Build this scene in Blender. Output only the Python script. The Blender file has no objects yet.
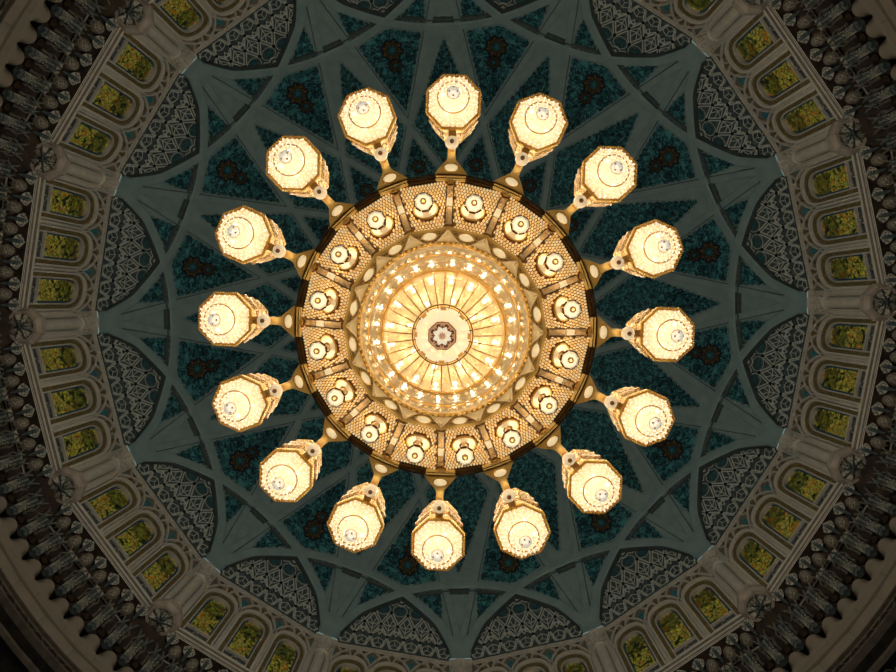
import bpy, math, random
import numpy as np
from mathutils import Vector, Matrix

# ------------------------------------------------------------------ camera, world, exposure
F = 670.0                                   # focal length in pixels of the 896 px wide frame
CAM = Vector((0.137, -0.373, -0.15))         # eye point; the dome's axis is the world Z axis
scene = bpy.context.scene
col = scene.collection
cd = bpy.data.cameras.new('camera')
cd.sensor_width = 36.0
cd.lens = 36.0 * F / 896.0
cd.clip_end = 300
cam = bpy.data.objects.new('camera', cd)
col.objects.link(cam)
zen = Vector((6.0, -32.0, F)).normalized()               # where the zenith falls: image right, image down, forward
Q = zen.rotation_difference(Vector((0, 0, 1))).to_matrix()
cx, cy, cz = Q @ Vector((1, 0, 0)), Q @ Vector((0, -1, 0)), Q @ Vector((0, 0, -1))
m = Matrix((cx, cy, cz)).transposed().to_4x4()
m.translation = CAM
cam.matrix_world = m
scene.camera = cam

world = bpy.data.worlds.new('hall_air')
scene.world = world
world.use_nodes = True
world.node_tree.nodes['Background'].inputs[0].default_value = (0.70, 0.80, 0.85, 1)
world.node_tree.nodes['Background'].inputs[1].default_value = 0.04
scene.view_settings.view_transform = 'Standard'
scene.view_settings.look = 'None'
scene.view_settings.gamma = 1.0
scene.view_settings.use_curve_mapping = False
scene.view_settings.exposure = 0.0

LANTERN_W = 2.3
CUP_W = 4.5
CUP_FILL_W = 5.0
BOWL_W = 0.9
SPARK_W = 1.1
KNOB_FILL_W = 0.45
UPPER_W = 105.0
TIP_FILL_W = 90.0
UPPER_COL = (1.0, 0.94, 0.81)
WARM = (1.0, 0.80, 0.52)

PH = math.radians(-1.6)                     # turn of the building against the frame
PHC = math.radians(2.0)                     # turn of the chandelier
N = 16
BAY = 2 * math.pi / N
R0, Z0, H = 15.75, 29.1, 14.9                # dome springing radius, height, rise
A = 15.5                                    # apothem of the drum wall
ZC = 10.85                                   # height of the chandelier rim
rnd = random.Random(7)
pi = math.pi
sin, cos = math.sin, math.cos

# ------------------------------------------------------------------ helpers
def tag(o, label=None, cat=None, group=None, kind=None):
    if label: o['label'] = label
    if cat: o['category'] = cat
    if group: o['group'] = group
    if kind: o['kind'] = kind
    return o

class MB:
    def __init__(s):
        s.v, s.f, s.mi = [], [], []
    def add(s, vs, fs, mi=0):
        b = len(s.v)
        s.v += [tuple(p) for p in vs]
        for f in fs:
            s.f.append(tuple(i + b for i in f)); s.mi.append(mi)
    def box(s, c, d, mi=0, rot=None):
        x, y, z = d[0] / 2, d[1] / 2, d[2] / 2
        vs = [Vector(p) for p in ((-x,-y,-z),(x,-y,-z),(x,y,-z),(-x,y,-z),(-x,-y,z),(x,-y,z),(x,y,z),(-x,y,z))]
        if rot is not None: vs = [rot @ p for p in vs]
        vs = [p + Vector(c) for p in vs]
        s.add(vs, [(0,3,2,1),(4,5,6,7),(0,1,5,4),(1,2,6,5),(2,3,7,6),(3,0,4,7)], mi)
    def lathe(s, prof, n=24, ph=0.0, c=(0,0,0), mi=0, a0=0.0, a1=2*pi, cap=(False, False)):
        full = abs(a1 - a0 - 2 * pi) < 1e-6
        k = n if full else n + 1
        vs, fs = [], []
        for r, z in prof:
            for i in range(k):
                t = ph + a0 + (a1 - a0) * i / n
                vs.append((c[0] + r * cos(t), c[1] + r * sin(t), c[2] + z))
        for j in range(len(prof) - 1):
            for i in range(n):
                i2 = (i + 1) % k
                fs.append((j*k+i, j*k+i2, (j+1)*k+i2, (j+1)*k+i))
        if cap[0]: fs.append(tuple(range(k - 1, -1, -1)))
        if cap[1]: fs.append(tuple((len(prof) - 1) * k + i for i in range(k)))
        s.add(vs, fs, mi)
    def torus(s, R, r, n=32, k=8, c=(0,0,0), mi=0, sc=(1,1,1), M=None):
        vs, fs = [], []
        for i in range(n):
            t = 2*pi*i/n
            for j in range(k):
                u = 2*pi*j/k
                p = Vector(((R + r*cos(u))*cos(t)*sc[0], (R + r*cos(u))*sin(t)*sc[1], r*sin(u)*sc[2]))
                if M is not None: p = M @ p
                vs.append(p + Vector(c))
        for i in range(n):
            for j in range(k):
                a, b = i, (i+1) % n
                fs.append((a*k+j, b*k+j, b*k+(j+1) % k, a*k+(j+1) % k))
        s.add(vs, fs, mi)
    def ball(s, c, r, n=10, k=6, mi=0, M=None):
        if isinstance(r, (int, float)): r = (r, r, r)
        vs, fs = [], []
        for j in range(k + 1):
            u = -pi/2 + pi*j/k
            for i in range(n):
                t = 2*pi*i/n
                p = Vector((r[0]*cos(u)*cos(t), r[1]*cos(u)*sin(t), r[2]*sin(u)))
                if M is not None: p = M @ p
                vs.append(p + Vector(c))
        for j in range(k):
            for i in range(n):
                fs.append((j*n+i, j*n+(i+1) % n, (j+1)*n+(i+1) % n, (j+1)*n+i))
        s.add(vs, fs, mi)
    def mesh(s, name, mats, smooth=False):
        me = bpy.data.meshes.new(name)
        me.from_pydata(s.v, [], s.f)
        for mt in (mats if isinstance(mats, (list, tuple)) else [mats]): me.materials.append(mt)
        me.polygons.foreach_set('material_index', s.mi)
        if smooth: me.polygons.foreach_set('use_smooth', [True] * len(s.f))
        me.update()
        return me

def obj(name, me, parent=None, loc=(0,0,0), rz=0.0, kind=None):
    o = bpy.data.objects.new(name, me)
    col.objects.link(o)
    o.location = loc
    o.rotation_euler = (0, 0, rz)
    if parent is not None: o.parent = parent
    if kind: o['kind'] = kind
    return o

def smooth_by_angle(me, deg=35):
    import bmesh
    bm = bmesh.new(); bm.from_mesh(me)
    for f in bm.faces: f.smooth = True
    for e in bm.edges:
        if len(e.link_faces) == 2 and e.calc_face_angle(0) > math.radians(deg): e.smooth = False
    bm.to_mesh(me); bm.free()
    return me

# ------------------------------------------------------------------ materials
def mat(name):
    mt = bpy.data.materials.new(name); mt.use_nodes = True
    nt = mt.node_tree
    return mt, nt, nt.nodes['Principled BSDF']

def node(nt, t, **kw):
    n = nt.nodes.new(t)
    for k, v in kw.items():
        if k in n.inputs.keys(): n.inputs[k].default_value = v
        else: setattr(n, k, v)
    return n

def ramp(nt, fac, stops, interp='LINEAR'):
    r = nt.nodes.new('ShaderNodeValToRGB')
    r.color_ramp.interpolation = interp
    while len(r.color_ramp.elements) < len(stops): r.color_ramp.elements.new(0.5)
    for e, (p, c) in zip(r.color_ramp.elements, stops):
        e.position = p; e.color = (*c, 1)
    nt.links.new(fac, r.inputs[0])
    return r.outputs[0]

def noise_mat(name, c1, c2, scale=4.0, rough=0.7, detail=4.0, distortion=0.0, bump=0.0, metal=0.0, lo=0.35, hi=0.65, spec=0.3):
    mt, nt, b = mat(name)
    tc = node(nt, 'ShaderNodeTexCoord')
    nz = node(nt, 'ShaderNodeTexNoise', Scale=scale, Detail=detail, Distortion=distortion)
    nt.links.new(tc.outputs['Object'], nz.inputs['Vector'])
    nt.links.new(ramp(nt, nz.outputs['Fac'], [(lo, c1), (hi, c2)]), b.inputs['Base Color'])
    b.inputs['Roughness'].default_value = rough
    b.inputs['Metallic'].default_value = metal
    b.inputs['Specular IOR Level'].default_value = spec
    if bump:
        bp = node(nt, 'ShaderNodeBump', Strength=bump, Distance=0.05)
        nt.links.new(nz.outputs['Fac'], bp.inputs['Height'])
        nt.links.new(bp.outputs[0], b.inputs['Normal'])
    return mt

def mosaic_mat(name, stops, scale, vscale, bump=0.6, rough=0.55, distortion=2.5):
    """curling arabesque: contour lines of a distorted noise laid over small cells"""
    mt, nt, b = mat(name)
    tc = node(nt, 'ShaderNodeTexCoord')
    nz = node(nt, 'ShaderNodeTexNoise', Scale=scale, Detail=2.0, Distortion=distortion)
    nt.links.new(tc.outputs['Object'], nz.inputs['Vector'])
    vo = node(nt, 'ShaderNodeTexVoronoi', Scale=vscale)
    nt.links.new(tc.outputs['Object'], vo.inputs['Vector'])
    mu = node(nt, 'ShaderNodeMath', operation='MULTIPLY'); mu.inputs[1].default_value = 30.0
    nt.links.new(nz.outputs['Fac'], mu.inputs[0])
    sn = node(nt, 'ShaderNodeMath', operation='SINE')
    nt.links.new(mu.outputs[0], sn.inputs[0])
    ad = node(nt, 'ShaderNodeMath', operation='MULTIPLY_ADD'); ad.inputs[1].default_value = 0.32; ad.inputs[2].default_value = 0.32
    nt.links.new(sn.outputs[0], ad.inputs[0])
    sb = node(nt, 'ShaderNodeMath', operation='MULTIPLY_ADD'); sb.inputs[1].default_value = 0.55
    nt.links.new(vo.outputs['Distance'], sb.inputs[0]); nt.links.new(ad.outputs[0], sb.inputs[2])
    nt.links.new(ramp(nt, sb.outputs[0], stops), b.inputs['Base Color'])
    bp = node(nt, 'ShaderNodeBump', Strength=bump, Distance=0.06)
    nt.links.new(sb.outputs[0], bp.inputs['Height']); nt.links.new(bp.outputs[0], b.inputs['Normal'])
    b.inputs['Roughness'].default_value = rough
    return mt

def glow(name, color, strength, c2=None, scale=20.0, transp=0.0, transl=0.0, gloss=True, pattern='noise', sampling='NONE', lo=0.4, hi=0.6):
    """lit glass of a lamp: glows, lets some of the bulb's light straight through and some through diffusely"""
    mt, nt, b = mat(name)
    b.inputs['Base Color'].default_value = (*color, 1)
    b.inputs['Roughness'].default_value = 0.15
    tc = node(nt, 'ShaderNodeTexCoord')
    if pattern == 'noise':
        tx = node(nt, 'ShaderNodeTexNoise', Scale=scale, Detail=3.0); fac = tx.outputs['Fac']
    else:
        tx = node(nt, 'ShaderNodeTexVoronoi', Scale=scale); fac = tx.outputs['Distance']
    nt.links.new(tc.outputs['Object'], tx.inputs['Vector'])
    nt.links.new(ramp(nt, fac, [(lo, color), (hi, c2 or color)]), b.inputs['Emission Color'])
    b.inputs['Emission Strength'].default_value = strength
    bp = node(nt, 'ShaderNodeBump', Strength=0.6, Distance=0.03)
    nt.links.new(fac, bp.inputs['Height']); nt.links.new(bp.outputs[0], b.inputs['Normal'])
    out = nt.nodes['Material Output']
    last = b.outputs[0]
    if transl:
        tr = node(nt, 'ShaderNodeBsdfTranslucent'); tr.inputs[0].default_value = (*color, 1)
        nt.links.new(bp.outputs[0], tr.inputs['Normal'])
        mx = node(nt, 'ShaderNodeMixShader'); mx.inputs[0].default_value = transl
        nt.links.new(last, mx.inputs[1]); nt.links.new(tr.outputs[0], mx.inputs[2]); last = mx.outputs[0]
    if transp:
        tp = node(nt, 'ShaderNodeBsdfTransparent'); tp.inputs[0].default_value = (1, 0.95, 0.86, 1)
        mx = node(nt, 'ShaderNodeMixShader'); mx.inputs[0].default_value = transp
        nt.links.new(last, mx.inputs[1]); nt.links.new(tp.outputs[0], mx.inputs[2]); last = mx.outputs[0]
    nt.links.new(last, out.inputs['Surface'])
    mt.cycles.emission_sampling = sampling
    return mt

M = {}
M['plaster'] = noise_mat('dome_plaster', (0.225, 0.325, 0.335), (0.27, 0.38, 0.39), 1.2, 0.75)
M['plaster_shade'] = noise_mat('dome_rib_shade', (0.065, 0.09, 0.092), (0.09, 0.12, 0.122), 2.0, 0.8)  # shade on the rib sides, put into the colour
M['teal'] = mosaic_mat('teal_mosaic', [(0.10, (0.003, 0.018, 0.025)), (0.45, (0.008, 0.060, 0.078)), (0.70, (0.020, 0.155, 0.18)), (0.95, (0.08, 0.33, 0.36))], 1.3, 3.4, bump=0.8)
M['rosette_brown'] = noise_mat('rosette_ochre', (0.07, 0.045, 0.018), (0.19, 0.125, 0.045), 8.0, 0.6)
M['rosette_navy'] = noise_mat('rosette_navy', (0.008, 0.012, 0.025), (0.02, 0.03, 0.05), 8.0, 0.6)
M['lunette'] = mosaic_mat('lunette_tiles', [(0.1, (0.03, 0.04, 0.045)), (0.6, (0.075, 0.105, 0.11)), (1.0, (0.13, 0.19, 0.19))], 2.0, 4.0, bump=0.3)
M['lattice'] = noise_mat('lattice_plaster', (0.60, 0.64, 0.59), (0.72, 0.75, 0.69), 3.0, 0.7)
M['dark_dot'] = noise_mat('dark_boss', (0.006, 0.007, 0.01), (0.015, 0.02, 0.02), 8.0, 0.5)
M['teal_plain'] = noise_mat('teal_tile', (0.02, 0.12, 0.15), (0.05, 0.24, 0.28), 9.0, 0.5)
M['stone'] = noise_mat('cream_stone', (0.37, 0.345, 0.29), (0.45, 0.42, 0.36), 1.6, 0.7)
M['stone_pale'] = noise_mat('pale_stone', (0.46, 0.435, 0.375), (0.55, 0.52, 0.45), 2.0, 0.65)
M['pinkstone'] = noise_mat('rose_stone', (0.29, 0.25, 0.205), (0.37, 0.32, 0.265), 3.0, 0.65)
M['ochre'] = mosaic_mat('ochre_band', [(0.1, (0.055, 0.038, 0.012)), (0.6, (0.13, 0.095, 0.035)), (1.0, (0.22, 0.17, 0.07))], 4.0, 9.0, bump=0.2)
M['blue'] = noise_mat('blue_glass_edge', (0.01, 0.04, 0.09), (0.02, 0.09, 0.16), 8.0, 0.3)
M['blue_panel'] = mosaic_mat('blue_grey_tiles', [(0.1, (0.01, 0.014, 0.02)), (0.6, (0.05, 0.065, 0.075)), (1.0, (0.16, 0.17, 0.16))], 3.0, 8.0, bump=0.3)
M['muq_back'] = noise_mat('niche_dark_brown', (0.012, 0.009, 0.007), (0.04, 0.025, 0.014), 3.0, 0.8)
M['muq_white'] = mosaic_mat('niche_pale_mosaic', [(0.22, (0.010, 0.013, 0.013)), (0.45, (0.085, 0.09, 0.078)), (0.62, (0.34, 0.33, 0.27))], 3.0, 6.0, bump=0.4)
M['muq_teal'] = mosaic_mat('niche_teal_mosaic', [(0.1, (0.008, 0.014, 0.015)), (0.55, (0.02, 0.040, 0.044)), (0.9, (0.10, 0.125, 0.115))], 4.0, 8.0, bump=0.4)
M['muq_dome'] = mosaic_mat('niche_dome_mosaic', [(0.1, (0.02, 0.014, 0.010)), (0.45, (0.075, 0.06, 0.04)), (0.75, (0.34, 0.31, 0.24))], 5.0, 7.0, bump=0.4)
M['muq_dark'] = mosaic_mat('niche_dark_mosaic', [(0.1, (0.012, 0.010, 0.008)), (0.5, (0.04, 0.034, 0.026)), (0.8, (0.15, 0.135, 0.105))], 5.0, 7.0, bump=0.4)
M['muq_orange'] = noise_mat('niche_ochre', (0.02, 0.011, 0.004), (0.06, 0.03, 0.01), 6.0, 0.7)
M['beige'] = noise_mat('beige_stone', (0.20, 0.175, 0.135), (0.25, 0.215, 0.165), 0.9, 0.55)
M['beige_dark'] = noise_mat('brown_stone', (0.13, 0.105, 0.075), (0.16, 0.13, 0.095), 0.9, 0.6)
M['dark_wood'] = noise_mat('dark_carved_wood', (0.008, 0.008, 0.007), (0.03, 0.024, 0.018), 3.0, 0.6)
M['wood_line'] = noise_mat('taupe_moulding', (0.07, 0.06, 0.045), (0.11, 0.09, 0.07), 3.0, 0.6)
M['carpet'] = noise_mat('hall_carpet', (0.16, 0.10, 0.07), (0.24, 0.17, 0.12), 0.5, 0.9)

# stained glass: backlit yellow-green scrollwork around a rosette
def stained():
    mt, nt, b = mat('stained_glass')
    tc = node(nt, 'ShaderNodeTexCoord')
    oi = node(nt, 'ShaderNodeObjectInfo')
    nz = node(nt, 'ShaderNodeTexNoise', noise_dimensions='4D', Scale=2.0, Detail=1.0, Distortion=2.4)
    mw = node(nt, 'ShaderNodeMath', operation='MULTIPLY'); mw.inputs[1].default_value = 40
    nt.links.new(oi.outputs['Random'], mw.inputs[0]); nt.links.new(mw.outputs[0], nz.inputs['W'])
    nt.links.new(tc.outputs['Object'], nz.inputs['Vector'])
    vo = node(nt, 'ShaderNodeTexVoronoi', Scale=4.0, feature='DISTANCE_TO_EDGE')
    nt.links.new(tc.outputs['Object'], vo.inputs['Vector'])
    c = ramp(nt, nz.outputs['Fac'], [(0.36, (0.006, 0.009, 0.003)), (0.43, (0.10, 0.095, 0.006)), (0.470, (0.55, 0.46, 0.022)), (0.495, (0.03, 0.03, 0.005)), (0.53, (0.13, 0.20, 0.08)), (0.56, (0.55, 0.34, 0.018)), (0.60, (0.035, 0.03, 0.005)), (0.66, (0.40, 0.15, 0.008))])
    lead = ramp(nt, vo.outputs['Distance'], [(0.0, (0.15, 0.15, 0.15)), (0.10, (1, 1, 1))])
    mx = node(nt, 'ShaderNodeMix', data_type='RGBA', blend_type='MULTIPLY'); mx.inputs[0].default_value = 1.0
    nt.links.new(c, mx.inputs[6]); nt.links.new(lead, mx.inputs[7])
    # the upper part is of darker olive glass with a ringed rosette
    sp = node(nt, 'ShaderNodeSeparateXYZ'); nt.links.new(tc.outputs['Object'], sp.inputs[0])
    sx = node(nt, 'ShaderNodeCombineXYZ'); nt.links.new(sp.outputs[1], sx.inputs[1]); nt.links.new(sp.outputs[2], sx.inputs[2])
    sx.inputs[0].default_value = 0
    wob = node(nt, 'ShaderNodeTexNoise', Scale=7.0, Detail=2.0); nt.links.new(tc.outputs['Object'], wob.inputs['Vector'])
    dd = node(nt, 'ShaderNodeVectorMath', operation='DISTANCE'); dd.inputs[1].default_value = (0, 0, 1.55)
    nt.links.new(sx.outputs[0], dd.inputs[0])
    wa = node(nt, 'ShaderNodeMath', operation='MULTIPLY_ADD'); wa.inputs[1].default_value = 0.9
    nt.links.new(wob.outputs['Fac'], wa.inputs[0]); nt.links.new(dd.outputs['Value'], wa.inputs[2])
    olive = ramp(nt, wa.outputs[0], [(0.42, (0.7, 0.8, 0.55)), (0.52, (0.25, 0.30, 0.2)), (0.60, (0.55, 0.62, 0.4)), (0.80, (0.22, 0.26, 0.15)), (0.95, (0.4, 0.42, 0.28)), (1.25, (1, 1, 1))])
    m2 = node(nt, 'ShaderNodeMix', data_type='RGBA', blend_type='MULTIPLY'); m2.inputs[0].default_value = 1.0
    nt.links.new(mx.outputs[2], m2.inputs[6]); nt.links.new(olive, m2.inputs[7])
    nt.links.new(m2.outputs[2], b.inputs['Emission Color'])
    b.inputs['Base Color'].default_value = (0.012, 0.014, 0.008, 1)
    b.inputs['Emission Strength'].default_value = 0.42
    b.inputs['Roughness'].default_value = 0.3
    mt.cycles.emission_sampling = 'NONE'
    return mt
M['stained'] = stained()

M['gold'] = noise_mat('polished_gold', (0.86, 0.55, 0.15), (0.95, 0.66, 0.23), 6.0, 0.28, metal=0.55, bump=0.05)
M['gold_bright'] = noise_mat('bright_gold', (0.95, 0.68, 0.24), (1.0, 0.78, 0.34), 6.0, 0.22, metal=0.45)
M['gold_dark'] = noise_mat('antique_gold', (0.50, 0.28, 0.065), (0.68, 0.42, 0.12), 14.0, 0.35, metal=0.5, bump=0.2)
M['bronze'] = noise_mat('dark_bronze', (0.045, 0.022, 0.006), (0.08, 0.04, 0.012), 6.0, 0.35, metal=0.6)
M['copper'] = noise_mat('brushed_copper', (0.42, 0.27, 0.12), (0.58, 0.40, 0.20), 8.0, 0.22, metal=0.7)
M['cream'] = noise_mat('cream_enamel', (0.80, 0.66, 0.40), (0.90, 0.77, 0.52), 6.0, 0.35)
M['pearl'] = glow('glowing_pearl', (0.95, 0.82, 0.54), 0.42, (0.90, 0.72, 0.40), 12.0)  # pearl with its own glow; also paints the highlight on the straps
M['bead'] = glow('crystal_bead', (1.0, 0.58, 0.17), 0.46, (1.0, 0.90, 0.52), 12.0, lo=0.42, hi=0.60)
M['shade'] = glow('lantern_crystal', (1.0, 0.94, 0.80), 0.42, (0.46, 0.32, 0.16), 22.0, transp=0.25, transl=0.5, pattern='voronoi', lo=0.25, hi=0.75)
M['bowl'] = glow('bowl_crystal', (1.0, 0.86, 0.54), 0.44, (0.32, 0.18, 0.05), 24.0, transp=0.34, transl=0.45, pattern='voronoi', lo=0.2, hi=0.75)
M['drum'] = glow('drum_crystal', (1.0, 0.86, 0.56), 0.50, (0.10, 0.05, 0.010), 11.0, transp=0.42, transl=0.30, pattern='voronoi', lo=0.15, hi=0.5)
M['cap_glass'] = glow('cap_glass', (1.0, 0.84, 0.58), 0.80, (1.0, 0.92, 0.74), 12.0, transp=0.15, transl=0.3)
M['bulb'] = glow('lit_bulb', (1.0, 0.90, 0.70), 4.0)
M['diffuser'] = glow('lamp_diffuser', (1.0, 0.92, 0.76), 0.12, (1.0, 0.97, 0.9), 8.0)
M['finial'] = glow('finial_crystal', (1.0, 0.95, 0.84), 0.6, (1.0, 0.88, 0.66), 20.0)
M['drop'] = glow('crystal_drop', (1.0, 0.96, 0.86), 1.0, (0.65, 0.45, 0.22), 60.0, lo=0.45, hi=0.55)
M['knob'] = glow('glass_knob', (1.0, 0.84, 0.58), 0.25, (1.0, 0.9, 0.7), 4.0)
M['mesh_gold'] = noise_mat('brown_gold_mesh', (0.20, 0.09, 0.018), (0.32, 0.16, 0.04), 14.0, 0.35, metal=0.4)
M['filigree'] = noise_mat('gold_filigree', (0.14, 0.07, 0.015), (0.62, 0.38, 0.11), 34.0, 0.35, metal=0.4, bump=0.5, lo=0.42, hi=0.58)
M['oval_ground'] = mosaic_mat('pierced_gold', [(0.15, (0.02, 0.009, 0.002)), (0.45, (0.16, 0.08, 0.015)), (0.7, (0.70, 0.45, 0.14))], 9.0, 26.0, bump=0.5, rough=0.35)
M['umber'] = noise_mat('umber_enamel', (0.18, 0.085, 0.03), (0.28, 0.145, 0.06), 30.0, 0.4)
M['med_glass'] = glow('umber_lit_glass', (0.22, 0.09, 0.03), 0.55, (0.10, 0.04, 0.012), 40.0)
M['petal'] = glow('petal_lit_glass', (1.0, 0.80, 0.52), 0.8, (1.0, 0.88, 0.66), 30.0)
M['med_rose'] = glow('rose_lit_glass', (0.85, 0.48, 0.26), 0.6, (0.65, 0.36, 0.18), 30.0)
M['spandrel'] = noise_mat('taupe_spandrel', (0.13, 0.115, 0.09), (0.19, 0.165, 0.13), 5.0, 0.7)
M['amber'] = glow('amber_lit_glass', (0.80, 0.45, 0.14), 0.6, (0.60, 0.30, 0.08), 10.0)
M['led'] = glow('cove_led_strip', (0.45, 0.75, 0.78), 0.32)

# ------------------------------------------------------------------ dome mapping: (apparent radius seen from the axis, angle) -> point on the vault
def phi_of(r, off=0.0):
    lo, hi = -0.2, pi / 2
    for _ in range(40):
        mid = (lo + hi) / 2
        if F * (R0 + off) * cos(mid) / (Z0 + (H + off) * sin(mid)) > r: lo = mid
        else: hi = mid
    return (lo + hi) / 2
_T = np.linspace(0, 368, 737)
_C = {}
def dome_pt(r, th, off=0.0):
    if off not in _C: _C[off] = np.array([phi_of(x, off) for x in _T])
    p = float(np.interp(r, _T, _C[off]))
    return Vector(((R0 + off) * cos(p) * cos(th), (R0 + off) * cos(p) * sin(th), Z0 + (H + off) * sin(p)))
def dome_xy(x, y, off=0.0):
    return dome_pt(math.hypot(x, y), math.atan2(y, x), off)
def dome_n(P):
    return Vector((P.x / R0**2, P.y / R0**2, (P.z - Z0) / H**2)).normalized()

deg = math.radians
def arc_r(d):                     # apparent radius of an arch rib, d degrees from the column it springs from (0..45)
    d = min(d, 45 - d)
    return 283 + 60.8 * max(0.0, 1 - d / 22.5) ** 2.34 + 20 * max(0.0, 1 - d / 4.0) ** 1.5
RIB_D = 76.0
RIB_B = math.asin(RIB_D / 350.0)
def rib_r(d):                     # apparent radius of a straight rib, d radians away from its column
    return RIB_D / sin(RIB_B + d)

# ------------------------------------------------------------------ the dome (ceiling)
mb = MB()
NS = 24
for b in range(N):
    t0 = b * BAY
    cols_ = []
    for j in range(NS + 1):
        d = 22.5 * j / NS
        r = min(arc_r(min(d, 22.5 - d)), 360.0) if 0.9 < d < 21.6 else 360.0
        cols_.append((t0 + deg(d), phi_of(r)))
    K = 14
    vs = []
    for th, p0 in cols_:
        for k in range(K + 1):
            p = p0 + (pi / 2 - p0) * k / K
            vs.append((R0 * cos(p) * cos(th), R0 * cos(p) * sin(th), Z0 + H * sin(p)))
    fs = []
    for j in range(NS):
        for k in range(K):
            fs.append((j*(K+1)+k, j*(K+1)+k+1, (j+1)*(K+1)+k+1, (j+1)*(K+1)+k))
    mb.add(vs, fs)
ceiling = obj('ceiling', smooth_by_angle(mb.mesh('ceiling', M['plaster']), 60), rz=PH, kind='structure')
tag(ceiling, 'grey-green ribbed dome vault with teal mosaic panels above the chandelier', 'dome')

def sweep(pts, w, h, back=0.12, mats=None, name='rib', cham=0.7):
    m_ = MB()
    vs, n = [], len(pts)
    for i, P in enumerate(pts):
        t = (pts[min(i+1, n-1)] - pts[max(i-1, 0)]).normalized()
        nn = -dome_n(P)
        s = t.cross(nn).normalized()
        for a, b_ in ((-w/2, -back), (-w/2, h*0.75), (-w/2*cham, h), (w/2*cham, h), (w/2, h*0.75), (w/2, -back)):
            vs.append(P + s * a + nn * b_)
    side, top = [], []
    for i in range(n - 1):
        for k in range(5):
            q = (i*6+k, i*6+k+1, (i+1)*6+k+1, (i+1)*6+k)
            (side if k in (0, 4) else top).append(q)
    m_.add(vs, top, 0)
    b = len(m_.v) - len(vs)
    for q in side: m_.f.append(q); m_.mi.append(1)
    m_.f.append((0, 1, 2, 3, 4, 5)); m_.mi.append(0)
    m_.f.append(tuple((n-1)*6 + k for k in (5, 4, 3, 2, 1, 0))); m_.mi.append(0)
    return m_.mesh(name, mats)

# arch ribs, each spanning two bays
pts = [dome_pt(arc_r(d), deg(d)) for d in np.concatenate([np.linspace(1.0, 6, 12), np.linspace(7, 38, 40), np.linspace(39, 44.0, 12)])]
me_arch = sweep(pts, 0.48, 0.26, mats=[M['plaster'], M['plaster_shade']], name='arch_rib')
me_gr = sweep([dome_pt(arc_r(d) + 6.0, deg(d)) for d in np.linspace(12.2, 32.8, 32)], 0.16, 0.19, mats=[M['plaster_shade'], M['plaster_shade']], name='arch_shade_strip')  # dark strip painting the soffit shade along the arch's outer side
for b in range(N):
    a_ = obj('arch_rib', me_arch, ceiling, rz=b * BAY)
    obj('arch_shade_strip', me_gr, a_)
# straight ribs, a diverging pair from every column
for sgn in (1, -1):
    ds = np.linspace(0.004, deg(66), 50)
    pts = []
    for d in ds:
        r = rib_r(d)
        if r > 344: continue
        pts.append(dome_pt(r, sgn * d))
    me_r = sweep(pts, 0.34, 0.17, mats=[M['plaster'], M['plaster_shade']], name='rib', cham=0.9)
    for b in range(N): obj('rib', me_r, ceiling, rz=b * BAY)

# panels
def pol(r, d): return np.array((r * cos(d), r * sin(d)))
def inset(poly, ds):
    n = len(poly); out = []
    area = sum(poly[i][0]*poly[(i+1) % n][1] - poly[(i+1) % n][0]*poly[i][1] for i in range(n))
    sg = 1 if area > 0 else -1
    L = []
    for i in range(n):
        p, q = poly[i], poly[(i+1) % n]
        t = (q - p) / np.linalg.norm(q - p)
        nn = np.array((-t[1], t[0])) * sg
        L.append((p + nn * ds[i % len(ds)], t))
    for i in range(n):
        p, t = L[i-1]; q, u = L[i]
        det = t[0]*(-u[1]) + u[0]*t[1]
        w = q - p
        if abs(det) < 1e-6: out.append(q); continue
        s = (w[0]*(-u[1]) + u[0]*w[1]) / det
        out.append(p + t * s)
    return out
def panel_mesh(poly, name):
    """poly in the apparent plane; scalloped edge, raised plaster border strip"""
    n = len(poly)
    c = sum(poly) / n
    ring = []
    for i in range(n):
        p, q = poly[i], poly[(i+1) % n]
        L = np.linalg.norm(q - p)
        t = (q - p) / L
        nn = np.array((-t[1], t[0]))
        if np.dot(nn, c - p) < 0: nn = -nn
        k = max(2, int(round(L / 6.5)))
        for a in range(k):
            for s_, amp in ((0.0, -0.4), (0.18, 0.9), (0.36, 1.1), (0.5, 1.9), (0.64, 1.1), (0.82, 0.9)):
                u = (a + s_) / k
                e = 0.6 + 0.4 * min(1, 3 * min(u, 1 - u))
                ring.append(p + t * L * u + nn * (-amp * e + 0.5))
    k = len(ring)
    m1 = MB(); vs = []; fs = []
    for f_ in (1.0, 0.72, 0.4):
        for p in ring: vs.append(dome_xy(*(c + (p - c) * f_), off=-0.03))
    vs.append(dome_xy(*c, off=-0.03))
    for j in range(2):
        for i in range(k): fs.append((j*k+i, j*k+(i+1) % k, (j+1)*k+(i+1) % k, (j+1)*k+i))
    for i in range(k): fs.append((2*k+i, 2*k+(i+1) % k, 3*k))
    m1.add(vs, fs)
    m2 = MB(); vs = []; fs = []
    for i, p in enumerate(ring):
        t = ring[(i+1) % k] - ring[i-1]; t /= np.linalg.norm(t) + 1e-9
        nn = np.array((-t[1], t[0]))
        if np.dot(nn, c - p) > 0: nn = -nn
        for w_, o_ in ((0.0, -0.03), (0.10, -0.13), (0.9, -0.15), (1.7, 0.0)):
            vs.append(dome_xy(*(p + nn * w_), off=o_))
    for i in range(k):
        for j in range(3):
            a, b_ = i, (i+1) % k
            fs.append((a*4+j, b_*4+j, b_*4+j+1, a*4+j+1))
    m2.add(vs, fs)
    return m1.mesh(name, M['teal'], True), m2.mesh('panel_border', M['plaster'], True)

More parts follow.
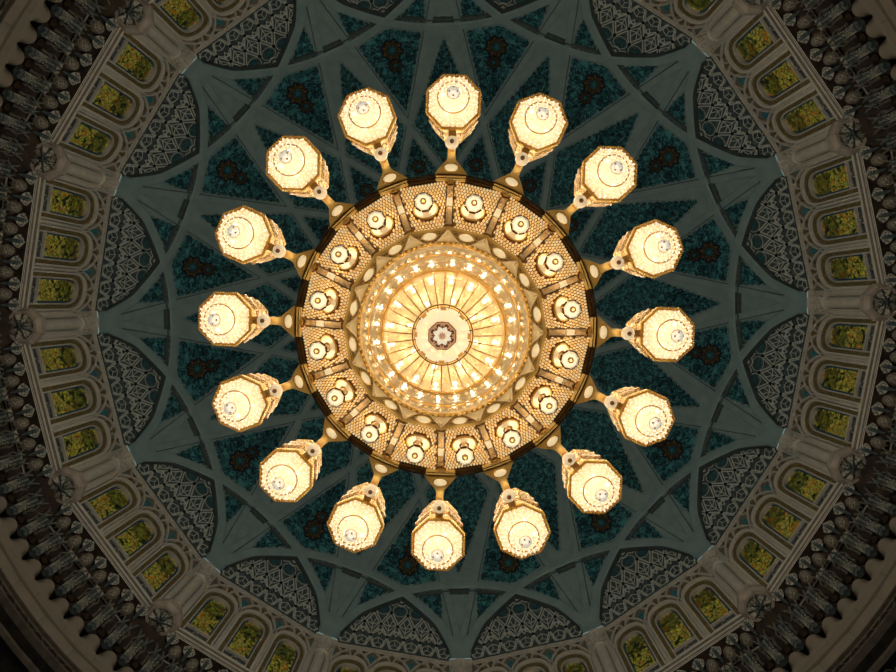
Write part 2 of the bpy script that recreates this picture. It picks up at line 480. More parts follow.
def rosette_mesh(cr, rad, second=True):
    m1 = MB()
    def petal(c, ang, r_in, r_out, w, off, mi):
        vs = []
        u = np.array((cos(ang), sin(ang))); v = np.array((-sin(ang), cos(ang)))
        prof = ((0, 0.12), (0.25, 0.75), (0.55, 1.0), (0.85, 0.62), (1.0, 0.0))
        for s_, q in prof:
            for sg in (-1, 1):
                vs.append(dome_xy(*(c + u * (r_in + (r_out - r_in) * s_) + v * w * q * sg), off=off))
        mid = [dome_xy(*(c + u * (r_in + (r_out - r_in) * s_)), off=off - 0.05) for s_, q in prof]
        fs = []
        for i in range(4):
            fs += [(2*i, 2*i+2, 10+i+1, 10+i), (2*i+1, 10+i, 10+i+1, 2*i+3)]
        m1.add(vs + mid, fs, mi)
    def disc(c, r, off, mi, n=16):
        vs = [dome_xy(*(c + r * np.array((cos(2*pi*i/n), sin(2*pi*i/n)))), off=off) for i in range(n)] + [dome_xy(*c, off=off - 0.03)]
        m1.add(vs, [(i, (i+1) % n, n) for i in range(n)], mi)
    def one(c, r):
        disc(c, r * 1.02, -0.06, 1)
        for i in range(8): petal(c, pi/8 + i * pi/4, r * 0.55, r * 1.22, r * 0.30, -0.08, 1)
        for i in range(8): petal(c, pi/8 + i * pi/4, r * 0.50, r * 1.02, r * 0.15, -0.11, 0)
        for i in range(8): petal(c, i * pi/4, r * 0.34, r * 0.90, r * 0.10, -0.12, 0)
        for i in range(8): petal(c, pi/8 + i * pi/4, r * 0.20, r * 0.50, r * 0.10, -0.13, 2)
        disc(c, r * 0.24, -0.14, 2)
    one(np.array((cr, 0.0)), rad)
    if second:
        one(np.array((cr - rad * 1.55, 0.0)), rad * 0.62)
    return m1.mesh('rosette', [M['rosette_brown'], M['rosette_navy'], M['teal_plain']])

h2 = BAY / 2
x1 = deg(3.15)                      # where a straight rib meets the arch rib
rx = rib_r(x1)
kite = inset([pol(292, 0), pol(rx, -(h2 - x1)), pol(rib_r(h2), 0), pol(rx, h2 - x1)], [7.0, 5.5, 5.5, 7.0])
me_kite, me_kb = panel_mesh(kite, 'mosaic_panel')
me_ros = rosette_mesh(263.5, 10.0)
ck = inset([pol(282, 0), pol(rib_r(h2), -h2), pol(rib_r(BAY), 0), pol(rib_r(h2), h2)], [4.8])
me_ck, me_ckb = panel_mesh(ck, 'mosaic_panel')
inn = inset([pol(rib_r(h2), 0), pol(rib_r(BAY), -h2), pol(rib_r(1.5 * BAY), 0), pol(rib_r(BAY), h2)], [5.5])
me_in, me_inb = panel_mesh(inn, 'mosaic_panel')
me_ros2 = rosette_mesh(146, 6.5, False)
tri = [pol(arc_r(2.6), deg(2.6) - h2), pol(rx - 1, x1 - h2), pol(291, -deg(0.4)), pol(arc_r(6.0) - 1, deg(6.0) - h2)]
tri1 = inset(tri, [3.5, 5.0, 6.5, 6.5])
tri2 = [np.array((p[0], -p[1])) for p in tri1][::-1]
me_t1, me_t1b = panel_mesh(tri1, 'mosaic_panel')
me_t2, me_t2b = panel_mesh(tri2, 'mosaic_panel')
for b in range(N):
    mid = (b + 0.5) * BAY
    for me_a, me_b, me_c, ang in ((me_kite, me_kb, me_ros, mid), (me_ck, me_ckb, None, b * BAY), (me_in, me_inb, me_ros2, mid), (me_t1, me_t1b, None, mid), (me_t2, me_t2b, None, mid)):
        p = obj('mosaic_panel', me_a, ceiling, rz=ang)
        obj('panel_border', me_b, p)
        if me_c: obj('rosette', me_c, p)
mb = MB()
vs = [dome_pt(86, 2*pi*i/48, -0.04) for i in range(48)] + [dome_pt(45, 2*pi*i/48, -0.04) for i in range(48)] + [dome_pt(0.5, 0, -0.04)]
mb.add(vs, [(i, (i+1) % 48, 48+(i+1) % 48, 48+i) for i in range(48)] + [(48+i, 48+(i+1) % 48, 96) for i in range(48)])
obj('crown_medallion', mb.mesh('crown_medallion', M['teal'], True), ceiling)
pts = [dome_pt(82, 2*pi*i/64) for i in range(65)]
obj('crown_ring', sweep(pts, 0.5, 0.3, mats=[M['plaster'], M['plaster_shade']], name='crown_ring'), ceiling)

# lunettes under the arch ribs with their lattice
OFFL = 0.22
mb = MB(); vs = []; fs = []
K = 8
for j in range(NS + 1):
    d = 22.5 * j / NS
    r = arc_r(min(d, 22.5 - d)) - 6
    th = deg(d) - h2
    for k in range(K + 1):
        rr = 362 + (min(r, 358) - 362) * k / K
        vs.append(dome_pt(rr, th, OFFL))
for j in range(NS):
    for k in range(K): fs.append((j*(K+1)+k, j*(K+1)+k+1, (j+1)*(K+1)+k+1, (j+1)*(K+1)+k))
mb.add(vs, fs)
me_lun = mb.mesh('lunette', M['lunette'], True)

def bar(m_, p, q, w, off, hgt, mi=0, mapf=None):
    """a strip of lattice from p to q (apparent plane), proud of the lunette ground"""
    p, q = np.array(p, float), np.array(q, float)
    t = q - p; L = np.linalg.norm(t)
    if L < 1e-6: return
    t /= L; nn = np.array((-t[1], t[0])) * w / 2
    f = mapf or (lambda a, o: dome_xy(a[0], a[1], off=o))
    vs = []
    for a in (p, q):
        vs += [f(a - nn, off), f(a - nn * 0.7, off - hgt), f(a + nn * 0.7, off - hgt), f(a + nn, off)]
    m_.add(vs, [(0, 1, 5, 4), (1, 2, 6, 5), (2, 3, 7, 6)], mi)
def disc2(m_, c, r, off, mi, n=8, ph=0.0):
    vs = [dome_xy(c[0] + r * cos(ph + 2*pi*i/n), c[1] + r * sin(ph + 2*pi*i/n), off=off) for i in range(n)]
    m_.add(vs, [tuple(range(n))], mi)

U = 17.2
XB = 353.5
def lp(u, v): return (XB - v, u * U)
def inside(u, v):
    x, y = lp(u, v)
    d = 11.25 - abs(math.degrees(math.atan2(y, x)))
    return d > 0.6 and math.hypot(x, y) > arc_r(d) - 4
tr = MB(); og = MB(); bs = MB()
def seg(a, b_, w=1.15, m_=None, mi=0, hgt=0.10):
    (u0, v0), (u1, v1) = a, b_
    K_ = 4
    P = [(u0 + (u1-u0)*i/K_, v0 + (v1-v0)*i/K_) for i in range(K_ + 1)]
    i0 = [i for i in range(K_ + 1) if inside(*P[i])]
    if len(i0) < 2: return
    bar(m_ or tr, lp(*P[i0[0]]), lp(*P[i0[-1]]), w * 1.15, OFFL, hgt, mi)
r1 = [-2.5, -1.5, -0.5, 0.5, 1.5, 2.5]; V1, V2, V3 = 38.0, 25.5, 13.0
r2 = [-3, -2, -1, 0, 1, 2, 3]
for k in r2:
    for s in (-0.5, 0.5):
        # the broad double-lined zigzag of the upper row
        for o in (-0.085, 0.085):
            seg((k + o, V2), (k + s + o, V1))
        seg((k, V2), (k + s, V3))                        # diamonds between middle and lower rows
        seg((k + 0.10 * (1 if s > 0 else -1), V2 - 4.5), (k + s * 0.62, V3 + 4), 0.8)
        seg((k + s, V3), (k + s * 0.36, 0.5))            # feet
        seg((k + s, V3), (k, V3 + 6.5), 0.9)
        seg((k, V3 + 6.5), (k + s * 0.5, V2 - 7.0), 0.8)
    # nested diamond
    a = [(k, V2 - 6), (k + 0.2, V3 + 7), (k, V3 + 1.5), (k - 0.2, V3 + 7)]
    for i in range(4): seg(a[i], a[(i+1) % 4], 0.9)
    # pentagon rosette at the foot
    pen = [(k + 0.36 * cos(pi/2 + 2*pi*i/6), 6.0 + 0.36 * U * 0.85 * sin(pi/2 + 2*pi*i/6)) for i in range(6)]
    for i in range(6): seg(pen[i], pen[(i+1) % 6], 0.75)
    pen2 = [(k + 0.15 * cos(2*pi*i/6), 6.0 + 0.18 * U * 0.85 * sin(2*pi*i/6)) for i in range(6)]
    for i in range(0, 6, 2): seg((k, 6.0), pen[i], 0.6)
for k in r1:
    # dark kite between the zigzags: a fan of thin bars
    c_ = (k, V2 - 1.5)
    for q in ((k - 0.42, V2 + 1), (k + 0.42, V2 + 1), (k, V3 + 1), (k - 0.21, V2 + 6.5), (k + 0.21, V2 + 6.5)): seg(c_, q, 0.8)
    seg((k - 0.42, V2 + 1), (k, V3 + 6), 0.8); seg((k + 0.42, V2 + 1), (k, V3 + 6), 0.8)
    for v_ in (V1, V3):
        if inside(k, v_ + 1): disc2(bs, lp(k, v_), 1.7, OFFL - 0.13, 0)
    seg((k - 0.22, 0.8), (k, V3 - 4), 0.8); seg((k + 0.22, 0.8), (k, V3 - 4), 0.8); seg((k, V3 - 4), (k, V3), 0.9)
for k in r2:
    if inside(k, V2): disc2(bs, lp(k, V2), 1.8, OFFL - 0.13, 0)
# ring rosettes and the plaited field under the apex
for k in (-2, -1, 0, 1, 2):
    if not inside(k, V1 + 8): continue
    n = 12
    for rr_, w_ in ((0.34, 0.9), (0.18, 0.7)):
        for i in range(n):
            a, b_ = 2*pi*i/n, 2*pi*(i+1)/n
            if rr_ > 0.3: seg((k + 0.43*cos(a), V1 + 3.5 + 0.43*U*0.8*sin(a)), (k + 0.43*cos(b_), V1 + 3.5 + 0.43*U*0.8*sin(b_)), 0.6)
            seg((k + rr_*cos(a), V1 + 3.5 + rr_*U*0.8*sin(a)), (k + rr_*cos(b_), V1 + 3.5 + rr_*U*0.8*sin(b_)), w_, og)
    disc2(og, lp(k, V1 + 3.5), 1.6, OFFL - 0.1, 0)
for row, v_ in enumerate((47.5, 51.5)):
    for i in range(-8, 8):
        a = i * 0.25
        zz = lambda j: v_ + (1.3 if j % 2 else -1.3)
        seg((a, zz(i)), (a + 0.25, zz(i + 1)), 0.9)
for i in range(-6, 7):
    seg((i * 0.25, 50.0), (i * 0.25 + 0.14, 57.5), 0.8)
me_tr = tr.mesh('lattice', M['lattice'])
me_og = og.mesh('ring_rosettes', M['teal_plain'])
me_bs = bs.mesh('boss_dots', M['dark_dot'])
for b in range(N):
    l = obj('lunette', me_lun, ceiling, rz=(b + 0.5) * BAY)
    obj('lattice', me_tr, l); obj('ring_tile', me_og, l); obj('boss', me_bs, l)

# ------------------------------------------------------------------ the drum wall
WY = 1.73                                            # window spacing
def arch_pts(w, zb, zs, zt, n=14, e=2.4):
    P = [(-w, zb), (-w, zs)]
    for i in range(1, n):
        a = pi - pi * i / n
        c_, s_ = cos(a), sin(a)
        P.append((math.copysign(abs(c_) ** (2 / e), c_) * w, zs + abs(s_) ** (2 / e) * (zt - zs)))
    return P + [(w, zs), (w, zb)]
OUT = arch_pts(0.70, 24.52, 27.05, 28.12)
mb = MB()
def face(m_, poly, x, mi=0): m_.add([(x, y, z) for y, z in poly], [tuple(range(len(poly)))], mi)
ZT = 29.15
# wall face with three arched openings: strips above the arches, piers between
edges = [-2.75]
for c in (-WY, 0, WY):
    for (y, z), (y2, z2) in zip(OUT[1:-1], OUT[2:-1]):
        face(mb, [(c + y, z), (c + y2, z2), (c + y2, ZT), (c + y, ZT)], A, 2)
for y0, y1 in ((-2.75, -WY - 0.70), (-WY + 0.70, -0.70), (0.70, WY - 0.70), (WY + 0.70, 2.75)):
    face(mb, [(y0, 24.3), (y1, 24.3), (y1, 27.75), (y0, 27.75)], A)
    face(mb, [(y0, 27.75), (y1, 27.75), (y1, ZT), (y0, ZT)], A, 2)
# fluted pier mouldings
for c in (-WY/2, WY/2, -1.5 * WY, 1.5 * WY):
    for k in (-0.1, 0.0, 0.1):
        if abs(c + k) > 2.72: continue
        mb.box((A - 0.04, c + k * 0.75, 26.05), (0.10, 0.045, 3.3), 1)
# backing so nothing shows behind
mb.add([(A + 0.7, -3.6, 23.5), (A + 0.7, 3.6, 23.5), (A + 0.7, 3.6, 31.0), (A + 0.7, -3.6, 31.0)], [(0, 1, 2, 3)])
mb.add([(A, -2.9, ZT), (A, 2.9, ZT), (A + 0.7, 3.2, ZT + 0.3), (A + 0.7, -3.2, ZT + 0.3)], [(0, 1, 2, 3)])
me_bay = mb.mesh('wall_panel', [M['stone'], M['stone_pale'], M['spandrel']])
# spandrel tracery: pointed hoods over each window, lozenges between
sp = MB(); tl = MB()
def wmap(a, o): return Vector((A + o, a[0], a[1]))
def wbar(p, q, w=0.085, m_=sp, h=0.09, mi=0): bar(m_, p, q, w, 0.0, h, mi, wmap)
for c in (-WY, 0, WY):
    for s in (-1, 1):
        prev = None
        for i in range(9):
            u = i / 8
            p = (c + s * 0.865 * (1 - u ** 1.7), 27.50 + 1.52 * u ** 0.85)
            if prev: wbar(prev, p)
            prev = p
        prev = None
        for i in range(7):
            u = i / 6
            p = (c + s * (0.865 - 0.80 * sin(u * pi / 2)), 29.06 - 0.9 * (1 - cos(u * pi / 2)) * 0.9)
            if prev: wbar(prev, p, 0.07)
            prev = p
        wbar((c + s * 0.865, 29.08), (c + s * 0.45, 28.45), 0.05)
    n = 10
    vs = [(A - 0.03, c + 0.15*cos(2*pi*i/n), 28.58 + 0.16*sin(2*pi*i/n)) for i in range(n)]
    tl.add(vs, [tuple(range(n))], 1)
    for s in (-1, 1):
        face(tl, [(c + s*0.30, 28.36), (c + s*0.42, 28.22), (c + s*0.52, 28.38), (c + s*0.36, 28.62)], A - 0.03, 1)
        face(tl, [(c + s*0.22, 28.82), (c + s*0.40, 28.70), (c + s*0.52, 28.85), (c + s*0.34, 29.0)], A - 0.03, 2)
for c in (-WY/2, WY/2, -1.5*WY, 1.5*WY):
    k = 0.17 if abs(c) < WY else 0.1
    face(tl, [(c, 27.98), (c + k, 28.32), (c, 28.68), (c - k, 28.32)], A - 0.03, 0)
for i in range(2): wbar((-2.8, 29.0 + 0.12 * i), (2.8, 29.0 + 0.12 * i), 0.06)
me_sp = sp.mesh('hood_tracery', M['stone_pale'])
me_tl = tl.mesh('spandrel_tile', [M['teal_plain'], M['rosette_brown'], M['dark_dot']])

wall = tag(obj('wall_drum', None, kind='structure', rz=PH), 'cream stone drum wall under the dome with columns between arched windows', 'wall')
for b in range(N):
    p = obj('wall_panel', me_bay, wall, rz=(b + 0.5) * BAY)
    obj('hood_tracery', me_sp, p); obj('spandrel_tile', me_tl, p)

# columns at the corners
mb = MB()
mb.lathe([(0.27, 24.55), (0.27, 24.9), (0.25, 24.95), (0.25, 27.85), (0.30, 27.9), (0.30, 27.96)], 20, c=(15.72, 0, 0))
me_sh = smooth_by_angle(mb.mesh('shaft', M['stone_pale']))
mb = MB()
for s in (-1, 1):
    mb.box((15.95, s * 0.36, 26.7), (0.5, 0.18, 4.6))
    mb.box((15.80, s * 0.45, 26.7), (0.3, 0.10, 4.6))
mb.box((16.1, 0, 26.7), (0.4, 0.9, 4.6))
me_pi = mb.mesh('pilaster', M['stone'])
mb = MB()
mb.lathe([(0.30, 27.96), (0.29, 28.2), (0.34, 28.5), (0.44, 28.75), (0.46, 28.8)], 8, pi/8, c=(15.72, 0, 0))
for i in range(8):
    t = pi/8 + i * pi/4 + pi/8
    for z_, rr in ((28.22, 0.30), (28.55, 0.35)):
        mb.ball((15.72 + rr * cos(t), rr * sin(t), z_), (0.06, 0.09, 0.17), 6, 5, M=Matrix.Rotation(t, 3, 'Z'))
mb.box((15.93, 0, 28.90), (0.76, 1.0, 0.18)); mb.box((15.92, 0, 29.0), (0.95, 1.05, 0.08))
me_ca = mb.mesh('capital', M['stone_pale'])
mb = MB()
c0 = (15.58, 0, 0)
mb.lathe([(0.50, 23.98), (0.60, 23.98), (0.62, 24.08), (0.72, 24.14), (0.72, 24.30), (0.66, 24.36), (0.66, 24.50), (0.50, 24.58), (0.05, 24.60)], 8, pi/8, c0)
mb.lathe([(0.50, 23.98), (0.48, 24.2), (0.40, 24.5), (0.05, 24.55)], 8, pi/8, c0)
me_co = mb.mesh('corbel', M['pinkstone'])
mb = MB()
k = 16                                               # folded star vault under the corbel
top = [(c0[0] + (0.49 if i % 2 == 0 else 0.45) * cos(2*pi*i/k + pi/8), (0.49 if i % 2 == 0 else 0.45) * sin(2*pi*i/k + pi/8), 23.97 if i % 2 == 0 else 24.08) for i in range(k)]
inn_ = [(c0[0] + (0.16 if i % 2 == 0 else 0.22) * cos(2*pi*i/k + pi/8), (0.16 if i % 2 == 0 else 0.22) * sin(2*pi*i/k + pi/8), 23.93 if i % 2 == 0 else 24.05) for i in range(k)]
mb.add(top + inn_ + [(c0[0], 0, 24.1)], [(i, (i+1) % k, k + (i+1) % k, k + i) for i in range(0, k)], 0)
mb.add(inn_ + [(c0[0], 0, 23.9)], [(i, (i+1) % k, k) for i in range(k)], 1)
me_fan = mb.mesh('star_vault', [M['muq_white'], M['muq_teal']])
mb = MB(); mb.box((15.45, 0, 29.03), (0.03, 0.95, 0.035))
me_led = mb.mesh('light_strip', M['led'])
mb = MB()
vs = []
for z_, x_ in ((29.04, 15.48), (29.5, 15.48), (30.2, 15.44), (31.0, 15.38)):
    w_ = 0.46 - (z_ - 29.04) * 0.05
    vs += [(x_, -w_, z_), (x_, w_, z_), (16.3, w_, z_), (16.3, -w_, z_)]
fs = [(0, 3, 2, 1), (12, 13, 14, 15)]
for i in range(3):
    for j in range(4): fs.append((4*i+j, 4*i+(j+1) % 4, 4*i+4+(j+1) % 4, 4*i+4+j))
mb.add(vs, fs)
me_im = mb.mesh('springer', M['plaster'])
for b in range(N):
    c_ = obj('column', me_sh, wall, rz=b * BAY)
    obj('pilaster', me_pi, c_); obj('capital', me_ca, c_); obj('corbel', me_co, c_); obj('star_vault', me_fan, c_)
    obj('light_strip', me_led, c_); obj('springer', me_im, c_)

# windows
def band(w_out, zt_out, w_in, zt_in, x_out, x_in, zb, zs=27.02, mi=0, m_=None, lip=0.08):
    m_ = m_ or MB()
    a = arch_pts(w_out, zb, zs, zt_out); b_ = arch_pts(w_in, zb, zs, zt_in)
    n = len(a)
    vs = [(x_out, y, z) for y, z in a] + [(x_out, y, z) for y, z in b_] + [(x_in, y, z) for y, z in b_]
    fs = [(i, i+1, n+i+1, n+i) for i in range(n-1)] + [(n+i, n+i+1, 2*n+i+1, 2*n+i) for i in range(n-1)]
    m_.add(vs, fs, mi)
    return m_
b0 = band(0.80, 28.28, 0.70, 28.10, -0.09, 0.06, 24.52)
b0 = band(0.80, 28.28, 0.80, 28.28, -0.09, 0.02, 24.52, m_=b0)
me_wf = b0.mesh('window', M['stone_pale'])
me_wo = band(0.70, 28.10, 0.545, 27.80, 0.0, 0.06, 24.55).mesh('inner_frame', M['ochre'])
b2 = band(0.545, 27.80, 0.485, 27.68, 0.0, 0.20, 24.55)
b2.box((0.06, 0, 25.06), (0.14, 0.98, 0.08)); b2.box((0.07, 0, 24.60), (0.14, 1.1, 0.12))
me_wi = b2.mesh('mullion_frame', M['stone'])
pp = arch_pts(0.485, 25.06, 27.02, 27.95)
mb = MB(); mb.add([(0.17, y, z - 25.5) for y, z in pp], [tuple(range(len(pp)))])
me_wp = mb.mesh('pane', M['stained'])
b3 = band(0.49, 27.95, 0.425, 27.74, 0.10, 0.165, 25.06, m_=None)
b3.box((0.14, 0, 25.12), (0.05, 0.9, 0.03))
me_wb = b3.mesh('pane_border', M['blue'])
mb = MB(); mb.box((0.12, 0, 24.82), (0.06, 0.96, 0.42)); mb.torus(0.12, 0.025, 16, 5, (0.08, 0, 24.83), 1, sc=(1, 1, 1), M=Matrix.Rotation(pi/2, 3, 'Y'))
me_wl = mb.mesh('lower_panel', [M['blue_panel'], M['muq_white']])
pos_words = ['first clockwise', 'middle', 'last clockwise']
n_w = 0
for b in range(N):
    for j, c in enumerate((-WY, 0, WY)):
        n_w += 1
        th = (b + 0.5) * BAY + PH
        loc = (A * cos(th) - c * sin(th), A * sin(th) + c * cos(th), 0)
        w_ = obj('window_%d' % n_w, me_wf, loc=loc, rz=th, kind='structure')
        cl = (3.0 + math.degrees(th + math.atan2(c, A)) / 30.0) % 12
        hh, mm = int(cl) or 12, int(round((cl % 1) * 60)) % 60
        tag(w_, 'arched yellow-green stained glass window, %s of its three, near %d:%02d on the dome clockwise' % (pos_words[j], hh, mm), 'window', 'arched windows of the drum')
        obj('inner_frame', me_wo, w_); obj('mullion_frame', me_wi, w_); obj('pane', me_wp, w_, loc=(0, 0, 25.5))
        obj('pane_border', me_wb, w_); obj('lower_panel', me_wl, w_)

# cornice
prof = [(A + 0.5, 24.56), (A - 0.02, 24.54), (A - 0.05, 24.46), (A - 0.13, 24.42), (A - 0.13, 24.30), (A - 0.05, 24.27), (A - 0.05, 24.17), (A + 0.0, 24.13), (A + 0.03, 24.06)]
mb = MB(); vs = []; fs = []
for x, z in prof:
    w = 2.62
    vs += [(x, -w, z), (x, w, z)]
for i in range(len(prof) - 1): mb.add(vs[2*i:2*i+4], [(0, 1, 3, 2)], 1 if i in (1, 4, 6) else 0)
me_cn = mb.mesh('cornice', [M['stone_pale'], M['spandrel']])
trim1 = tag(obj('trim_1', None, kind='structure', rz=PH), 'cream stone cornice ring below the arched windows', 'cornice')
for b in range(N): obj('cornice', me_cn, trim1, rz=(b + 0.5) * BAY)

# ------------------------------------------------------------------ muqarnas ring: rows of little niches, domes and hanging prisms
trim2 = tag(obj('trim_2', None, kind='structure', rz=PH), 'dark ring of carved niches with hanging prism pendants below the cornice', 'muqarnas')
mb = MB()
mb.lathe([(15.80, 24.09), (16.3, 24.07)], 16)
mb.lathe([(15.75, 24.13), (15.85, 24.12), (16.05, 23.9), (16.35, 23.6), (16.65, 23.3), (16.95, 23.0), (17.06, 22.75), (17.12, 22.3)], 128)
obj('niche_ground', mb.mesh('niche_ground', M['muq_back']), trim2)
NM = 128
mb = MB()                                            # small fan with a teal tongue, next to the cornice
n = 9
rim_ = [(15.70 + 0.13 * sin(pi * i / (n - 1)), 0.25 * cos(pi * i / (n - 1)), 23.98 - 0.26 * sin(pi * i / (n - 1))) for i in range(n)]
tip = (15.58, 0, 24.06)
for i in range(n - 1): mb.add([rim_[i], rim_[i+1], tip], [(0, 1, 2)], 0)
mb.add([(15.60, -0.05, 23.98), (15.60, 0.05, 23.98), (15.80, 0.075, 23.70), (15.98, 0.0, 23.40), (15.80, -0.075, 23.70), (15.72, 0, 23.72)], [(0, 1, 5), (1, 2, 5), (2, 3, 5), (3, 4, 5), (4, 0, 5)], 1)
me_f1 = mb.mesh('fan_niche', [M['muq_white'], M['muq_teal']])
mb = MB()                                            # little dome
mb.ball((15.92, 0, 23.62), (0.25, 0.225, 0.28), 12, 7)
for i in range(6):
    t = i * pi / 3
    mb.box((15.92 + 0.17 * cos(t), 0.155 * sin(t), 23.42), (0.035, 0.02, 0.10), 1, Matrix.Rotation(t, 3, 'Z'))
me_d1 = mb.mesh('niche_dome', [M['muq_dome'], M['muq_white']])
mb = MB()                                            # pale V-ribs and dark facets leading to the pendant
def tri_bar(p, q, w, mi):
    p, q = Vector(p), Vector(q)
    s_ = (q - p).cross(Vector((0.5, 0, 1))).normalized() * w
    d_ = Vector((-0.05, 0, -0.06))
    mb.add([p - s_, p + s_, q + s_, q - s_, p + d_, q + d_], [(0, 4, 5, 3), (4, 1, 2, 5)], mi)
for s in (-1, 1):
    tri_bar((16.05, s * 0.04, 23.52), (16.26, s * 0.30, 23.22), 0.032, 0)
    mb.add([(15.97, s * 0.33, 23.56), (16.02, s * 0.22, 23.50), (16.24, s * 0.13, 23.20)], [(0, 1, 2)], 3)
    mb.add([(16.10, s * 0.07, 23.40), (16.10, s * 0.27, 23.40), (16.22, s * 0.14, 23.16), (16.14, s * 0.15, 23.30)], [(0, 1, 3), (1, 2, 3), (2, 0, 3)], 1)
    mb.add([(16.24, s * 0.35, 23.24), (16.28, s * 0.22, 23.18), (16.46, s * 0.20, 22.86), (16.50, s * 0.26, 22.84), (16.30, s * 0.28, 23.05)], [(0, 1, 4), (1, 2, 4), (2, 3, 4), (3, 0, 4)], 3)
    tri_bar((15.99, s * 0.31, 23.55), (16.22, s * 0.13, 23.22), 0.022, 0)
    tri_bar((16.22, s * 0.16, 23.22), (16.47, s * 0.29, 22.84), 0.022, 0)
    mb.add([(16.30, s * 0.37, 23.14), (16.42, s * 0.37, 22.96), (16.46, s * 0.28, 22.84)], [(0, 1, 2)], 2)
me_v1 = mb.mesh('facet_rib', [M['muq_white'], M['muq_teal'], M['muq_back'], M['muq_dark']])
mb = MB()                                            # hanging prism with a dark hexagonal foot
pc = (16.36, 0, 0)
mb.lathe([(0.12, 23.50), (0.17, 23.2), (0.185, 22.9), (0.18, 22.35)], 6, 0, pc, 0)
for i in range(6):
    t = i * pi / 3
    mb.box((pc[0] + 0.17 * cos(t), 0.17 * sin(t), 22.62), (0.015, 0.02, 0.54), 1, Matrix.Rotation(t, 3, 'Z'))
for s in (-1, 1):                                    # dark tongues laid over the prism
    mb.add([(16.16, s * 0.02, 23.42), (16.12, s * 0.13, 23.30), (16.19, s * 0.05, 22.72)], [(0, 1, 2)], 1)
me_p1 = mb.mesh('pendant_prism', [M['muq_white'], M['muq_teal']])
mb = MB()
mb.lathe([(0.168, 22.37), (0.195, 22.33), (0.195, 22.22), (0.12, 22.16)], 6, 0, pc, 0, cap=(False, True))
me_pf = mb.mesh('pendant_foot', M['muq_teal'])
mb = MB()                                            # ochre niche between two pendants, above the beige stone edge
n = 9
arc1 = [(16.74 + 0.05 * sin(pi * i / (n-1)), 0.17 * cos(pi * i / (n-1)), 23.06 - 0.15 * sin(pi * i / (n-1))) for i in range(n)]
for i in range(n - 1): mb.add([arc1[i], arc1[i+1], (16.74, 0, 23.12)], [(0, 1, 2)])
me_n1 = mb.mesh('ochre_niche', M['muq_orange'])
mb = MB()                                            # lobe of beige stone rising between the pendants
arc2 = [(16.84 + 0.10 * (1 - sin(pi * i / (n-1))), 0.33 * cos(pi * i / (n-1)), 22.42 + 0.46 * sin(pi * i / (n-1))) for i in range(n)]
low = [(16.975, 0.42 * cos(pi * i / (n-1)), 22.26) for i in range(n)]
for i in range(n-1): mb.add([arc2[i], arc2[i+1], low[i+1], low[i]], [(0, 1, 2, 3)])
me_s1 = mb.mesh('scallop', M['beige'])
st = 2 * pi / NM
for i in range(NM):
    if i % 8 != 0:
        obj('fan_niche', me_f1, trim2, rz=(i) * st)
    if i % 8 not in (0, 7): obj('niche_dome', me_d1, trim2, rz=(i + 0.5) * st)
    v_ = obj('pendant_prism', me_p1, trim2, rz=i * st)
    obj('facet_rib', me_v1, v_); obj('pendant_foot', me_pf, v_)
    q_ = obj('ochre_niche', me_n1, trim2, rz=(i + 0.5) * st)
    obj('scallop', me_s1, q_)

# ------------------------------------------------------------------ beige stone band, frieze and the surrounding ceiling
wl = tag(obj('wall_lower', None, kind='structure', rz=PH), 'plain beige stone ring wall below the carved pendants', 'wall')
mb = MB(); mb.lathe([(17.10, 22.5), (17.10, 21.3)], 128)
obj('mortar_ground', mb.mesh('mortar_ground', M['beige_dark'], True), wl)
NB = 72
for r_, (za, zb, mt) in enumerate(((22.42, 21.98, M['beige']), (21.965, 21.86, M['beige_dark']), (21.845, 21.42, M['beige']))):
    mb = MB(); h_ = pi / NB * 0.992
    V = [(17.0, -h_, za), (17.0, h_, za), (17.0, h_, zb), (17.0, -h_, zb)]
    P_ = [(R_ * cos(t), R_ * sin(t), z) for R_ in (16.985, 17.11) for (_, t, z) in V]
    mb.add(P_, [(0, 1, 2, 3), (0, 4, 5, 1), (1, 5, 6, 2), (2, 6, 7, 3), (3, 7, 4, 0)])
    me_b = mb.mesh('stone_block', mt)
    for i in range(NB): obj('stone_block', me_b, wl, rz=(i + 0.5 * (r_ == 2)) * 2 * pi / NB)
trim3 = tag(obj('trim_3', None, kind='structure', rz=PH), 'dark frieze with raised zigzag ribs around the beige ring', 'frieze')
mb = MB(); mb.lathe([(17.05, 21.42), (17.12, 21.40), (17.12, 21.0)], 128)
obj('frieze_ground', mb.mesh('frieze_ground', M['dark_wood']), trim3)
mb = MB()
mb.lathe([(16.98, 21.42), (16.98, 21.37), (17.15, 21.36)], 128)
mb.lathe([(17.15, 21.04), (16.98, 21.02), (16.98, 20.95), (17.3, 20.90)], 128)
obj('frieze_moulding', mb.mesh('frieze_moulding', M['wood_line']), trim3)
mb = MB()
NZ = 144
for s in (0, 1):
    a0, a1 = (0, pi / NZ) if s == 0 else (pi / NZ, 2 * pi / NZ)
    z_a, z_b = (21.05, 21.35) if s == 0 else (21.35, 21.05)
    da = 0.0016
    mb.add([(17.06*cos(a0-da), 17.06*sin(a0-da), z_a), (17.06*cos(a0+da), 17.06*sin(a0+da), z_a), (17.06*cos(a1+da), 17.06*sin(a1+da), z_b), (17.06*cos(a1-da), 17.06*sin(a1-da), z_b)], [(0, 1, 2, 3)])
me_z = mb.mesh('zigzag', M['wood_line'])
for i in range(NZ): obj('zigzag', me_z, trim3, rz=i * 2 * pi / NZ)

